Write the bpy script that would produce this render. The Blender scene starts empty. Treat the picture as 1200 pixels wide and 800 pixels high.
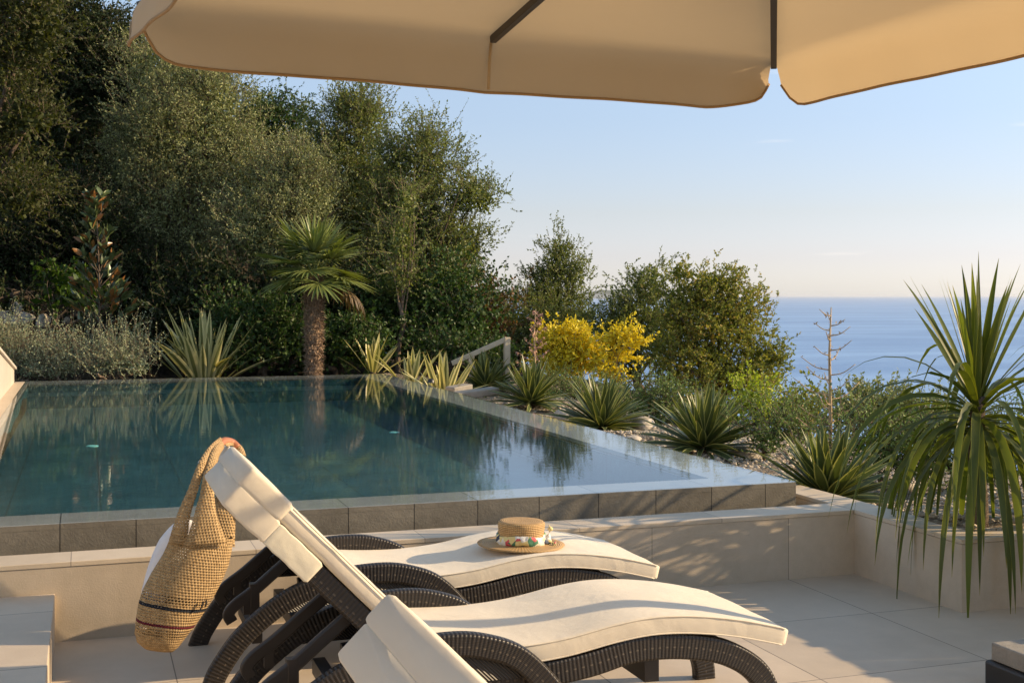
import bpy, math, random
import numpy as np
from mathutils import Vector
R = math.radians
rng = np.random.default_rng(11)
random.seed(5)
sc = bpy.context.scene
col = sc.collection

# ------------------------------------------------------------------ camera numbers
FPX, YAW, EYE = 1450.0, R(19), 1.7
CY, SY = math.cos(YAW), math.sin(YAW)
def W(px, py, d):
    """a point seen at photo pixel (px,py) that stands d metres away along the view"""
    l = (px-600)/FPX*d
    return np.array([l*CY+d*SY, d*CY-l*SY, EYE-(py-346)*d/FPX])
def onz(px, py, z):
    return W(px, py, (EYE-z)*FPX/(py-346))

# ------------------------------------------------------------------ helpers
def tag(o, label=None, cat=None, group=None, kind=None):
    if label: o['label'] = label
    if cat: o['category'] = cat
    if group: o['group'] = group
    if kind: o['kind'] = kind
    return o
def empty(name, loc=(0, 0, 0), label=None, cat=None, group=None, rz=0):
    o = bpy.data.objects.new(name, None); col.objects.link(o)
    o.location = loc; o.rotation_euler = (0, 0, rz); o.empty_display_size = .1
    return tag(o, label, cat, group)
class MB:
    def __init__(s): s.v = []; s.f = []; s.uv = []
    def add(s, vs, fs, uvs=None):
        b = len(s.v); s.v += [tuple(map(float, p)) for p in vs]
        for i, f in enumerate(fs):
            s.f.append([b+k for k in f])
            s.uv.append(uvs[i] if uvs else [(0, 0)]*len(f))
    def box(s, x0, x1, y0, y1, z0, z1):
        vs = [(x, y, z) for z in (z0, z1) for y in (y0, y1) for x in (x0, x1)]
        s.add(vs, [(0, 2, 3, 1), (4, 5, 7, 6), (0, 1, 5, 4), (2, 6, 7, 3), (0, 4, 6, 2), (1, 3, 7, 5)])
    def tube(s, pts, rad, n=8, cap=True):
        pts = [np.array(p, float) for p in pts]; m = len(pts)
        if not hasattr(rad, '__len__'): rad = [rad]*m
        up = np.array([0, 0, 1.]); vs = []; L = 0; Ls = []
        prev = None
        for i, p in enumerate(pts):
            t = pts[min(i+1, m-1)]-pts[max(i-1, 0)]; t = t/(np.linalg.norm(t)+1e-9)
            if prev is None:
                a = np.cross(t, up)
                if np.linalg.norm(a) < .1: a = np.cross(t, [1, 0, 0])
            else: a = prev-t*np.dot(prev, t)
            a /= np.linalg.norm(a); prev = a; b = np.cross(t, a)
            if i: L += np.linalg.norm(pts[i]-pts[i-1])
            Ls.append(L)
            for k in range(n):
                w = 2*math.pi*k/n
                vs.append(p+rad[i]*(math.cos(w)*a+math.sin(w)*b))
        fs = []; uv = []
        for i in range(m-1):
            for k in range(n):
                k2 = (k+1) % n
                fs.append((i*n+k, i*n+k2, (i+1)*n+k2, (i+1)*n+k))
                uv.append([(Ls[i], k/n), (Ls[i], (k+1)/n), (Ls[i+1], (k+1)/n), (Ls[i+1], k/n)])
        if cap:
            fs.append(tuple(range(n))[::-1]); uv.append([(0, 0)]*n)
            fs.append(tuple((m-1)*n+k for k in range(n))); uv.append([(Ls[-1], 0)]*n)
        s.add(vs, fs, uv)
    def lathe(s, prof, n=24, c=(0, 0, 0), close=False):
        m = len(prof); vs = []
        for r, z in prof:
            for k in range(n):
                w = 2*math.pi*k/n; vs.append((c[0]+r*math.cos(w), c[1]+r*math.sin(w), c[2]+z))
        fs = []; uv = []; L = [0]
        for i in range(1, m): L.append(L[-1]+math.hypot(prof[i][0]-prof[i-1][0], prof[i][1]-prof[i-1][1]))
        for i in range(m-1):
            for k in range(n):
                k2 = (k+1) % n
                fs.append((i*n+k, i*n+k2, (i+1)*n+k2, (i+1)*n+k))
                uv.append([(k/n, L[i]), ((k+1)/n, L[i]), ((k+1)/n, L[i+1]), (k/n, L[i+1])])
        if close:
            fs.append(tuple(range(n))[::-1]); uv.append([(0, 0)]*n)
            fs.append(tuple((m-1)*n+k for k in range(n))); uv.append([(0, 0)]*n)
        s.add(vs, fs, uv)
    def sweep(s, pts, nrm, sec, yaxis=(0, 1, 0), scale=None):
        """sweep a closed section (list of (y,h)) along pts; h goes along nrm[i], y along yaxis"""
        m = len(pts); n = len(sec); ya = np.array(yaxis, float); vs = []; L = 0; Ls = []
        per = [0]
        for k in range(n): per.append(per[-1]+math.dist(sec[k], sec[(k+1) % n]))
        ys = [q[0] for q in sec]; hs = [q[1] for q in sec]
        cy, ch = (min(ys)+max(ys))/2, (min(hs)+max(hs))/2
        for i in range(m):
            p = np.array(pts[i], float); nn = np.array(nrm[i], float)
            if i: L += np.linalg.norm(p-np.array(pts[i-1], float))
            Ls.append(L); sy, sh = scale[i] if scale else (1, 1)
            for (y, h) in sec: vs.append(p+ya*(cy+(y-cy)*sy)+nn*(ch+(h-ch)*sh))
        fs = []; uv = []
        for i in range(m-1):
            for k in range(n):
                k2 = (k+1) % n
                fs.append((i*n+k, i*n+k2, (i+1)*n+k2, (i+1)*n+k))
                uv.append([(Ls[i], per[k]), (Ls[i], per[k+1]), (Ls[i+1], per[k+1]), (Ls[i+1], per[k])])
        fs.append(tuple(range(n))[::-1]); uv.append([(0, q) for q in per[:-1]][::-1])
        fs.append(tuple((m-1)*n+k for k in range(n))); uv.append([(Ls[-1], q) for q in per[:-1]])
        s.add(vs, fs, uv)
    def build(s, name, m, parent=None, smooth=False, bevel=0, fixn=True):
        me = bpy.data.meshes.new(name); me.from_pydata(s.v, [], s.f)
        u = me.uv_layers.new(name='UVMap')
        u.data.foreach_set('uv', np.array([c for f in s.uv for q in f for c in q], np.float32))
        if fixn:
            import bmesh
            bm = bmesh.new(); bm.from_mesh(me); bmesh.ops.recalc_face_normals(bm, faces=bm.faces); bm.to_mesh(me); bm.free()
        me.materials.append(m)
        if smooth: me.polygons.foreach_set('use_smooth', [True]*len(me.polygons))
        o = bpy.data.objects.new(name, me); col.objects.link(o); o.parent = parent
        if bevel:
            b = o.modifiers.new('Bevel', 'BEVEL'); b.width = bevel; b.segments = 2; b.limit_method = 'ANGLE'
        if smooth and not bevel:
            pass
        return o
def arr_mesh(name, V, F, m, parent=None, uv=None, smooth=False):
    """V (n,3), F (k,4) numpy -> object"""
    me = bpy.data.meshes.new(name); V = np.ascontiguousarray(V, np.float32); F = np.ascontiguousarray(F, np.int32)
    q = F.shape[1]
    me.vertices.add(len(V)); me.vertices.foreach_set('co', V.ravel())
    me.loops.add(F.size); me.loops.foreach_set('vertex_index', F.ravel())
    me.polygons.add(len(F)); me.polygons.foreach_set('loop_start', np.arange(0, F.size, q, dtype=np.int32))
    if uv is not None:
        u = me.uv_layers.new(name='UVMap'); u.data.foreach_set('uv', np.ascontiguousarray(uv, np.float32).ravel())
    me.update(calc_edges=True); me.validate()
    if smooth: me.polygons.foreach_set('use_smooth', [True]*len(me.polygons))
    me.materials.append(m)
    o = bpy.data.objects.new(name, me); col.objects.link(o); o.parent = parent
    return o
def rrect(y0, y1, h0, h1, r, n=4):
    out = []
    for cx, cy_, a0 in ((y1-r, h1-r, 0), (y0+r, h1-r, 90), (y0+r, h0+r, 180), (y1-r, h0+r, 270)):
        for k in range(n+1):
            a = R(a0+90*k/n); out.append((cx+r*math.cos(a), cy_+r*math.sin(a)))
    return out
def subdiv(sec, L=.05):
    out = []
    for i, a in enumerate(sec):
        b_ = sec[(i+1) % len(sec)]; n = max(1, int(math.dist(a, b_)/L))
        out += [(a[0]+(b_[0]-a[0])*k/n, a[1]+(b_[1]-a[1])*k/n) for k in range(n)]
    return out
def smoothpath(pts, per=6):
    """Catmull-Rom through 2D/3D points"""
    P = [np.array(p, float) for p in pts]; P = [2*P[0]-P[1]]+P+[2*P[-1]-P[-2]]; out = []
    for i in range(1, len(P)-2):
        for k in range(per):
            t = k/per; a, b, c, d = P[i-1], P[i], P[i+1], P[i+2]
            out.append(.5*((2*b)+(-a+c)*t+(2*a-5*b+4*c-d)*t*t+(-a+3*b-3*c+d)*t**3))
    out.append(P[-2]); return out
def pathn(pts2):
    """xz path -> 3D points and upward normals in the xz plane"""
    m = len(pts2); p3 = []; n3 = []
    for i, p in enumerate(pts2):
        t = np.array(pts2[min(i+1, m-1)])-np.array(pts2[max(i-1, 0)]); t = t/np.linalg.norm(t)
        p3.append((p[0], 0, p[1])); n3.append((-t[1], 0, t[0]))
    return p3, n3
def unit(a): return a/(np.linalg.norm(a, axis=-1, keepdims=True)+1e-9)

# ------------------------------------------------------------------ materials
class N:
    def __init__(s, name):
        s.m = bpy.data.materials.new(name); s.m.use_nodes = True; s.t = s.m.node_tree
        s.n = s.t.nodes; s.l = s.t.links; s.b = s.n['Principled BSDF']; s.out = s.n['Material Output']
    def new(s, typ, **kw):
        q = s.n.new(typ)
        for k, v in kw.items(): setattr(q, k, v)
        return q
    def link(s, a, b): s.l.new(a, b)
    def put(s, sock, v):
        if hasattr(v, 'is_output') or hasattr(v, 'links'): s.l.new(v, sock)
        else: sock.default_value = v
    def math(s, op, a, b=0, c=None):
        q = s.new('ShaderNodeMath', operation=op); s.put(q.inputs[0], a); s.put(q.inputs[1], b)
        if c is not None: s.put(q.inputs[2], c)
        return q.outputs[0]
    def noise(s, vec, scale, detail=4, rough=.55, dist=0):
        q = s.new('ShaderNodeTexNoise'); s.put(q.inputs['Scale'], scale); q.inputs['Detail'].default_value = detail
        q.inputs['Roughness'].default_value = rough; q.inputs['Distortion'].default_value = dist
        if vec is not None: s.link(vec, q.inputs['Vector'])
        return q.outputs['Fac']
    def coord(s, w='Object'): return s.new('ShaderNodeTexCoord').outputs[w]
    def sep(s, v):
        q = s.new('ShaderNodeSeparateXYZ'); s.link(v, q.inputs[0]); return q.outputs
    def mapping(s, v, scale=(1, 1, 1), loc=(0, 0, 0)):
        q = s.new('ShaderNodeMapping'); s.link(v, q.inputs[0]); q.inputs['Scale'].default_value = scale
        q.inputs['Location'].default_value = loc; return q.outputs[0]
    def ramp(s, fac, stops):
        q = s.new('ShaderNodeValToRGB'); e = q.color_ramp.elements
        while len(e) < len(stops): e.new(.5)
        for i, (p, c) in enumerate(stops): e[i].position = p; e[i].color = (*c, 1) if len(c) == 3 else c
        s.put(q.inputs[0], fac); return q.outputs[0]
    def mix(s, fac, a, b, typ='MIX'):
        q = s.new('ShaderNodeMix', data_type='RGBA', blend_type=typ); s.put(q.inputs[0], fac)
        s.put(q.inputs[6], a if not isinstance(a, tuple) else (*a, 1)); s.put(q.inputs[7], b if not isinstance(b, tuple) else (*b, 1))
        return q.outputs[2]
    def bump(s, h, strength=.3, dist=.01, normal=None):
        q = s.new('ShaderNodeBump'); s.link(h, q.inputs['Height']); q.inputs['Strength'].default_value = strength
        q.inputs['Distance'].default_value = dist
        if normal is not None: s.link(normal, q.inputs['Normal'])
        return q.outputs[0]
    def fin(s, colr=None, rough=.6, nrm=None, spec=.5, metal=0):
        if colr is not None: s.put(s.b.inputs['Base Color'], colr if not isinstance(colr, tuple) else (*colr, 1))
        s.put(s.b.inputs['Roughness'], rough); s.b.inputs['Specular IOR Level'].default_value = spec
        s.b.inputs['Metallic'].default_value = metal
        if nrm is not None: s.link(nrm, s.b.inputs['Normal'])
        return s.m
    def translucent(s, colr, f):
        tr = s.new('ShaderNodeBsdfTranslucent'); s.put(tr.inputs[0], colr if not isinstance(colr, tuple) else (*colr, 1))
        mx = s.new('ShaderNodeMixShader'); mx.inputs[0].default_value = f
        s.link(s.b.outputs[0], mx.inputs[1]); s.link(tr.outputs[0], mx.inputs[2]); s.link(mx.outputs[0], s.out.inputs[0])
        return s.m
    def seam(s, c, pitch, off, half):
        """1 inside a joint line, else 0"""
        q = s.math('FRACT', s.math('DIVIDE', s.math('SUBTRACT', c, off-pitch*50.5), pitch))
        q = s.math('ABSOLUTE', s.math('SUBTRACT', q, .5))
        return s.math('LESS_THAN', q, half/pitch)

def m_stone(name, c1, c2, seams, rough=.6, bumpy=.15, scale=3, joint=(.12, .10, .08), grain=120, jw=.0022):
    k = N(name); P = k.coord('Object'); n1 = k.noise(P, scale, 6, .6); n2 = k.noise(P, grain, 3, .6)
    n3 = k.noise(k.mapping(P, (1, 1, 1), (3, 7, 1)), scale*6, 5, .65)
    f = k.math('ADD', k.math('MULTIPLY', n1, .6), k.math('ADD', k.math('MULTIPLY', n2, .2), k.math('MULTIPLY', n3, .35)))
    c = k.ramp(f, [(.38, c1), (.72, c2)]); S = k.sep(P)
    h = k.math('ADD', n2, k.math('MULTIPLY', n3, .8)); j = None
    if seams:        # every slab has its own tone
        cid = k.new('ShaderNodeCombineXYZ')
        for ax, pitch, off in seams: k.link(k.math('FLOOR', k.math('DIVIDE', k.math('SUBTRACT', S[ax], off-pitch*50), pitch)), cid.inputs[ax])
        wn = k.new('ShaderNodeTexWhiteNoise'); k.link(cid.outputs[0], wn.inputs['Vector'])
        hsv = k.new('ShaderNodeHueSaturation'); k.link(c, hsv.inputs['Color']); k.link(k.math('ADD', .92, k.math('MULTIPLY', wn.outputs['Value'], .15)), hsv.inputs['Value']); c = hsv.outputs[0]
    for ax, pitch, off in seams:
        q = k.seam(S[ax], pitch, off, jw); j = q if j is None else k.math('MAXIMUM', j, q)
    if j is not None:
        c = k.mix(j, c, joint); h = k.math('SUBTRACT', h, k.math('MULTIPLY', j, 2))
    return k.fin(c, k.math('ADD', k.math('MULTIPLY', n3, .25), rough-.12), k.bump(h, bumpy, .006))
M = {}
M['floor'] = m_stone('limestone_floor', (.47, .385, .29), (.58, .485, .375), [(0, .9, 3.98), (1, .9, 5.64)], .55, .10, 1.7, (.17, .135, .105), jw=.0028)
M['wall'] = m_stone('limestone_wall', (.45, .37, .27), (.59, .49, .375), [(0, .9, 3.98)], .6, .16, 2.2, (.24, .2, .15))
M['cap'] = m_stone('limestone_cap', (.50, .41, .30), (.61, .51, .385), [(0, .9, 3.53)], .5, .1, 2.2, (.25, .2, .16))
M['planter'] = m_stone('limestone_planter', (.45, .37, .27), (.59, .49, .375), [], .6, .16, 2.2)
M['darktile'] = m_stone('dark_basalt_tile', (.12, .106, .083), (.22, .197, .155), [(0, .385, 2.18), (1, .6, 7.2)], .45, .35, 2.5, (.02, .018, .016), 90, .003)
M['coping'] = m_stone('wet_basalt_coping', (.26, .25, .23), (.37, .355, .33), [(0, .77, 2.18)], .35, .2, 2.5, (.03, .027, .024), 90, .003)
M['pale'] = m_stone('pale_render', (.44, .38, .32), (.52, .46, .39), [(1, 1.1, 0)], .6, .1, 2.0)
M['boulder'] = m_stone('garden_rock', (.28, .24, .19), (.55, .50, .42), [], .85, .9, 5, grain=40)
M['concrete'] = m_stone('concrete_slab', (.20, .18, .15), (.33, .30, .255), [], .75, .5, 6, grain=150)
k = N('pool_mosaic'); P = k.coord('Object'); S = k.sep(P)
n = k.noise(P, 3, 4); n2 = k.noise(k.mapping(P, (24, 40, 30)), .8, 3, .7)
c = k.ramp(k.math('ADD', k.math('MULTIPLY', n, .5), k.math('MULTIPLY', n2, .5)), [(.34, (.008, .050, .066)), (.66, (.034, .135, .165))])
j = k.math('MAXIMUM', k.seam(S[0], .62, .1, .006), k.seam(S[1], 1.24, .3, .006))
c = k.mix(j, c, (.015, .05, .055)); M['mosaic'] = k.fin(c, .4, None)
# pool water: a mirror by Fresnel over a tinted clear layer
k = N('pool_water'); P = k.coord('Object')
w = k.noise(k.mapping(P, (5.5, 9, 6)), 1, 3, .55, .3); w2 = k.noise(k.mapping(P, (.9, 1.3, 1)), 1, 2)
w3 = k.noise(k.mapping(P, (22, 34, 20)), 1, 2, .5)
h = k.math('ADD', k.math('ADD', k.math('MULTIPLY', w, .5), k.math('MULTIPLY', w2, .35)), k.math('MULTIPLY', w3, .12))
nb = k.bump(h, .09, .010)
fr = k.new('ShaderNodeFresnel'); gb = k.new('ShaderNodeNewGeometry'); k.link(k.math('ADD', 1.40, k.math('MULTIPLY', gb.outputs['Backfacing'], 1/1.40-1.40)), fr.inputs[0]); k.link(nb, fr.inputs['Normal'])
gl = k.new('ShaderNodeBsdfGlossy'); gl.inputs['Roughness'].default_value = .015; gl.inputs['Color'].default_value = (.95, .97, 1, 1); k.link(nb, gl.inputs['Normal'])
tr = k.new('ShaderNodeBsdfTransparent'); tr.inputs[0].default_value = (.93, .985, .985, 1)
mx = k.new('ShaderNodeMixShader'); k.link(fr.outputs[0], mx.inputs[0]); k.link(tr.outputs[0], mx.inputs[1]); k.link(gl.outputs[0], mx.inputs[2])
k.link(mx.outputs[0], k.out.inputs[0]); M['water'] = k.m
# sea
k = N('sea_water'); P = k.coord('Object')
w = k.noise(k.mapping(P, (.25, .25, .25)), 1, 5, .6); w2 = k.noise(k.mapping(P, (.02, .03, .02)), 1, 4, .6)
band = k.noise(k.mapping(P, (.0011, .0042, 1)), 1, 4, .55, .6)
f = k.ramp(band, [(.42, (0, 0, 0)), (.60, (1, 1, 1))])
c = k.mix(f, (.095, .215, .43), (.18, .33, .56))
h = k.math('ADD', k.math('MULTIPLY', w, .8), k.math('MULTIPLY', w2, 3))
M['sea'] = k.fin(c, .34, k.bump(h, .8, 1.0), .32)
def m_fabric(name, c, f=0, tc=None, weave=900, wr=.24):
    k = N(name); P = k.coord('Object'); n = k.noise(P, 4, 4); U = k.noise(P, weave, 2)
    big = k.noise(P, 7, 3, .5, .4)
    cc = k.mix(k.math('MULTIPLY', n, .35), c, tuple(x*.82 for x in c))
    h = k.math('ADD', k.math('MULTIPLY', U, .25), k.math('MULTIPLY', big, wr*14))
    k.fin(cc, .92, k.bump(h, .35, .006), .15)
    k.b.inputs['Sheen Weight'].default_value = .15
    return k.translucent(tc, f) if f else k.m
M['cushion'] = m_fabric('cream_cushion_fabric', (.70, .63, .515))
M['flap'] = m_fabric('pale_flap_fabric', (.72, .67, .54), wr=.4)
M['towel'] = m_fabric('white_towel_cotton', (.78, .75, .74), wr=.3)
M['canopy'] = m_fabric('sand_canopy_canvas', (.55, .415, .255), .30, (.58, .44, .26), 500, .12)
M['hem'] = m_fabric('canopy_hem', (.40, .26, .13), .15, (.45, .26, .1), 500, .1)
# wicker: ribs across the band, a row of pale stitches along it
k = N('dark_wicker'); U = k.coord('UV'); S = k.sep(U)
rib = k.math('SINE', k.math('MULTIPLY', S[0], 2*math.pi/.0165)); rib = k.math('MULTIPLY', k.math('ADD', rib, 1), .5)
fine = k.math('SINE', k.math('MULTIPLY', S[1], 2*math.pi/.006)); n = k.noise(k.coord('Object'), 60, 3)
c = k.ramp(k.math('ADD', k.math('MULTIPLY', rib, .7), k.math('MULTIPLY', n, .3)), [(.1, (.010, .008, .0065)), (.95, (.027, .020, .0155))])
vm = k.math('FRACT', k.math('DIVIDE', S[1], .0675)); st = k.math('LESS_THAN', k.math('ABSOLUTE', k.math('SUBTRACT', vm, .5)), .045)
su = k.math('LESS_THAN', k.math('FRACT', k.math('DIVIDE', S[0], .033)), .38)
c = k.mix(k.math('MULTIPLY', st, su), c, (.085, .067, .05))
h = k.math('ADD', rib, k.math('MULTIPLY', fine, .15))
M['wicker'] = k.fin(c, .42, k.bump(h, .5, .003), .45)
k = N('dark_panel_weave'); U = k.coord('Object'); S = k.sep(U)
a = k.math('SINE', k.math('MULTIPLY', S[1], 2*math.pi/.014)); b = k.math('SINE', k.math('MULTIPLY', k.math('ADD', S[0], S[2]), 2*math.pi/.014))
h = k.math('MULTIPLY', a, b)
M['weave'] = k.fin(k.ramp(k.math('ADD', k.math('MULTIPLY', h, .5), .5), [(.2, (.006, .005, .004)), (.8, (.03, .023, .018))]), .5, k.bump(h, .6, .004))
def m_plain(name, c, rough=.5, spec=.5, metal=0, sc_=20, var=.25, b=.1):
    k = N(name); P = k.coord('Object'); n = k.noise(P, sc_, 5)
    return k.fin(k.mix(n, tuple(x*(1-var) for x in c), tuple(x*(1+var) for x in c)), rough, k.bump(n, b, .004), spec, metal)
M['bar'] = m_plain('dark_brown_resin', (.022, .017, .014), .42)
M['black'] = m_plain('black_metal', (.018, .017, .017), .4)
M['rib'] = m_plain('dark_rib_metal', (.03, .022, .017), .45)
M['leather'] = m_plain('tan_leather', (.36, .13, .055), .5, sc_=80)
M['inlet'] = m_plain('turquoise_inlet', (.25, .75, .75), .4)
M['wood'] = m_plain('weathered_timber', (.56, .47, .34), .75, sc_=15)
# bark
def m_bark(name, a, b, s=(14, 14, 3)):
    k = N(name); P = k.coord('Object'); n = k.noise(k.mapping(P, s), 1.6, 6, .65, .4)
    return k.fin(k.ramp(n, [(.3, a), (.7, b)]), .9, k.bump(n, .9, .03), .2)
M['bark'] = m_bark('grey_brown_bark', (.05, .036, .025), (.19, .145, .105))
M['barkpale'] = m_bark('pale_bark', (.13, .09, .06), (.33, .25, .18), (30, 30, 6))
M['palmbark'] = m_bark('palm_fibre', (.15, .095, .058), (.52, .37, .25), (26, 26, 9))
M['dracbark'] = m_bark('dracaena_bark', (.07, .05, .035), (.2, .15, .11), (10, 10, 30))
M['deadstalk'] = m_bark('dry_flower_stalk', (.42, .29, .16), (.66, .50, .32), (30, 30, 8))
M['deadpink'] = m_plain('pinkish_seed_pods', (.36, .20, .15), .8)
# straw
k = N('straw_plait'); U = k.coord('UV'); S = k.sep(U)
a = k.math('SINE', k.math('MULTIPLY', S[1], 2*math.pi/.009)); b = k.math('SINE', k.math('MULTIPLY', S[0], 2*math.pi*70))
h = k.math('ADD', a, k.math('MULTIPLY', b, .5)); n = k.noise(k.coord('Object'), 35, 4)
c = k.ramp(k.math('ADD', k.math('MULTIPLY', k.math('ADD', h, 1.5), .2), k.math('MULTIPLY', n, .5)), [(.25, (.30, .17, .065)), (.8, (.60, .39, .175))])
M['straw'] = k.fin(c, .55, k.bump(h, .5, .003), .35)
k = N('floral_scarf'); P = k.coord('Object')
v = k.new('ShaderNodeTexVoronoi'); v.inputs['Scale'].default_value = 34; k.link(k.mapping(P, (1, 1, .8)), v.inputs['Vector'])
hs = k.sep(v.outputs['Color'])
q = k.new('ShaderNodeValToRGB'); q.color_ramp.interpolation = 'CONSTANT'; e = q.color_ramp.elements
cols = [(0, (.70, .70, .66)), (.2, (.07, .20, .12)), (.33, (.70, .60, .28)), (.48, (.30, .38, .50)), (.6, (.78, .74, .58)), (.76, (.03, .05, .09)), (.84, (.16, .34, .18)), (.95, (.60, .10, .12))]
while len(e) < len(cols): e.new(.5)
for i, (p, c) in enumerate(cols): e[i].position = p; e[i].color = (*c, 1)
k.link(hs[0], q.inputs[0]); M['scarf'] = k.fin(q.outputs[0], .6, k.bump(k.noise(P, 60, 3), .6, .004), .3)
# crochet: rows of stitches, real open holes, two coloured yarn rows
k = N('crochet_yarn'); U = k.coord('UV'); S = k.sep(U)     # u round the bag (m), v up (m)
row = k.math('FRACT', k.math('DIVIDE', S[1], .0125)); odd = k.math('FLOOR', k.math('DIVIDE', S[1], .0125))
uu = k.math('FRACT', k.math('ADD', k.math('DIVIDE', S[0], .0125), k.math('MULTIPLY', odd, .5)))
du = k.math('MULTIPLY', k.math('SUBTRACT', uu, .5), 2.1); dv = k.math('MULTIPLY', k.math('SUBTRACT', row, .5), 2.4)
rr = k.math('ADD', k.math('MULTIPLY', du, du), k.math('MULTIPLY', dv, dv))
def vband(lo, hi): return k.math('MULTIPLY', k.math('GREATER_THAN', S[1], lo), k.math('LESS_THAN', S[1], hi))
lace = k.math('MAXIMUM', vband(.085, .125), vband(.235, .275))
size = k.math('ADD', .10, k.math('MULTIPLY', lace, .34))
size = k.math('MULTIPLY', size, k.math('GREATER_THAN', S[1], .07))
hole = k.math('LESS_THAN', rr, size)
n = k.noise(k.coord('Object'), 70, 4)
c = k.ramp(n, [(.3, (.33, .215, .105)), (.7, (.56, .39, .205))])
wob = k.math('MULTIPLY', k.noise(k.coord('UV'), 60, 2), .006)
vv = k.math('ADD', S[1], wob)
c = k.mix(k.math('MULTIPLY', k.math('GREATER_THAN', vv, .213), k.math('LESS_THAN', vv, .228)), c, (.02, .025, .035))
c = k.mix(k.math('MULTIPLY', k.math('GREATER_THAN', vv, .136), k.math('LESS_THAN', vv, .148)), c, (.13, .018, .03))
hh = k.math('MINIMUM', rr, 1.2)
k.fin(c, .9, k.bump(hh, .9, .004), .2)
tb = k.new('ShaderNodeBsdfTransparent'); mx = k.new('ShaderNodeMixShader'); k.link(hole, mx.inputs[0]); k.link(k.b.outputs[0], mx.inputs[1]); k.link(tb.outputs[0], mx.inputs[2]); k.link(mx.outputs[0], k.out.inputs[0])
M['crochet'] = k.m
# ground
k = N('garden_soil_and_gravel'); P = k.coord('Object')
v = k.new('ShaderNodeTexVoronoi'); v.inputs['Scale'].default_value = 28; k.link(P, v.inputs['Vector'])
hs = k.sep(v.outputs['Color']); n = k.noise(P, 1.2, 5); n2 = k.noise(P, 9, 5)
g = k.ramp(hs[0], [(.1, (.17, .13, .095)), (.5, (.33, .275, .21)), (.9, (.50, .45, .37))])
soil = k.ramp(n2, [(.3, (.022, .017, .010)), (.7, (.06, .045, .028))])
S = k.sep(P); rightside = k.math('MULTIPLY', k.math('GREATER_THAN', S[0], 4.3), k.math('LESS_THAN', S[1], 19.5))
c = k.mix(k.math('MULTIPLY', rightside, k.ramp(n, [(.35, (.25, .25, .25)), (.6, (1, 1, 1))])), soil, g)
M['ground'] = k.fin(c, .95, k.bump(k.math('SUBTRACT', n2, v.outputs['Distance']), .8, .03), .2)
M['pebble'] = m_plain('limestone_pebbles', (.42, .36, .28), .85, sc_=6, var=.5)
# foliage: one colour range per species, random per leaf
def m_leaf(name, cols, tf=.36, rough=.55, spec=.25, tcol=None):
    k = N(name); g = k.new('ShaderNodeNewGeometry')
    r = g.outputs['Random Per Island']
    stops = [(i/(len(cols)-1) if len(cols) > 1 else 0, c) for i, c in enumerate(cols)]
    big = k.noise(k.coord('Object'), 1.1, 2)
    c = k.ramp(k.math('ADD', k.math('MULTIPLY', r, .75), k.math('MULTIPLY', k.math('SUBTRACT', big, .35), .8)), stops)
    k.fin(c, rough, None, spec)
    t = k.mix(1.0, c, tcol or (1.0, 1.05, .45), 'MULTIPLY')
    return k.translucent(t, tf)
M['oak'] = m_leaf('holm_oak_leaves', [(0.115, 0.146, 0.044), (0.157, 0.193, 0.058), (0.211, 0.243, 0.080), (0.268, 0.289, 0.099)])
M['olive'] = m_leaf('olive_leaves', [(0.191, 0.219, 0.093), (0.247, 0.277, 0.119), (0.318, 0.345, 0.156), (0.390, 0.412, 0.199)], .2)
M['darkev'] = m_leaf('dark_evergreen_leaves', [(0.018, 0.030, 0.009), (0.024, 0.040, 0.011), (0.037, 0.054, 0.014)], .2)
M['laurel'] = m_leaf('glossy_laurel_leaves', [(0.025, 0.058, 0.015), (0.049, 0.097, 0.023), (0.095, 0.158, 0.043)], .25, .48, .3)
M['autumn'] = m_leaf('yellowing_oak_leaves', [(0.040, 0.050, 0.013), (0.054, 0.067, 0.019), (0.070, 0.082, 0.024), (0.099, 0.098, 0.022)])
M['mastic'] = m_leaf('mastic_leaves', [(0.109, 0.142, 0.026), (0.196, 0.232, 0.044), (0.327, 0.329, 0.069), (0.501, 0.292, 0.077)])
M['russet'] = m_leaf('russet_leaves', [(0.060, 0.053, 0.022), (0.135, 0.090, 0.038), (0.240, 0.105, 0.053)])
M['yellow'] = m_leaf('golden_yellow_leaves', [(.60, .49, .03), (.77, .65, .05), (.86, .76, .10)], .35, .5, .3, (1, .9, .4))
M['lime'] = m_leaf('lime_green_leaves', [(0.204, 0.279, 0.031), (0.376, 0.454, 0.047), (0.564, 0.578, 0.063)], .35)
M['citrus'] = m_leaf('bright_citrus_leaves', [(0.025, 0.059, 0.008), (0.052, 0.105, 0.014), (0.084, 0.140, 0.021)], .35, .35)
M['silver'] = m_leaf('silvery_leaves', [(0.206, 0.244, 0.139), (0.325, 0.368, 0.218), (0.458, 0.501, 0.310)], .15, .7, .2)
M['rosemary'] = m_leaf('rosemary_needles', [(0.102, 0.163, 0.049), (0.176, 0.259, 0.076), (0.264, 0.343, 0.111)], .2)
k = N('magnolia_leaves'); g = k.new('ShaderNodeNewGeometry'); r = g.outputs['Random Per Island']
top = k.ramp(r, [(0, (.04, .065, .022)), (1, (.10, .135, .05))]); und = k.ramp(r, [(0, (.17, .075, .022)), (1, (.33, .16, .055))])
M['magnolia'] = k.fin(k.mix(k.math('MULTIPLY', g.outputs['Backfacing'], k.math('LESS_THAN', r, .38)), top, und), .33, None, .5)
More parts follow.
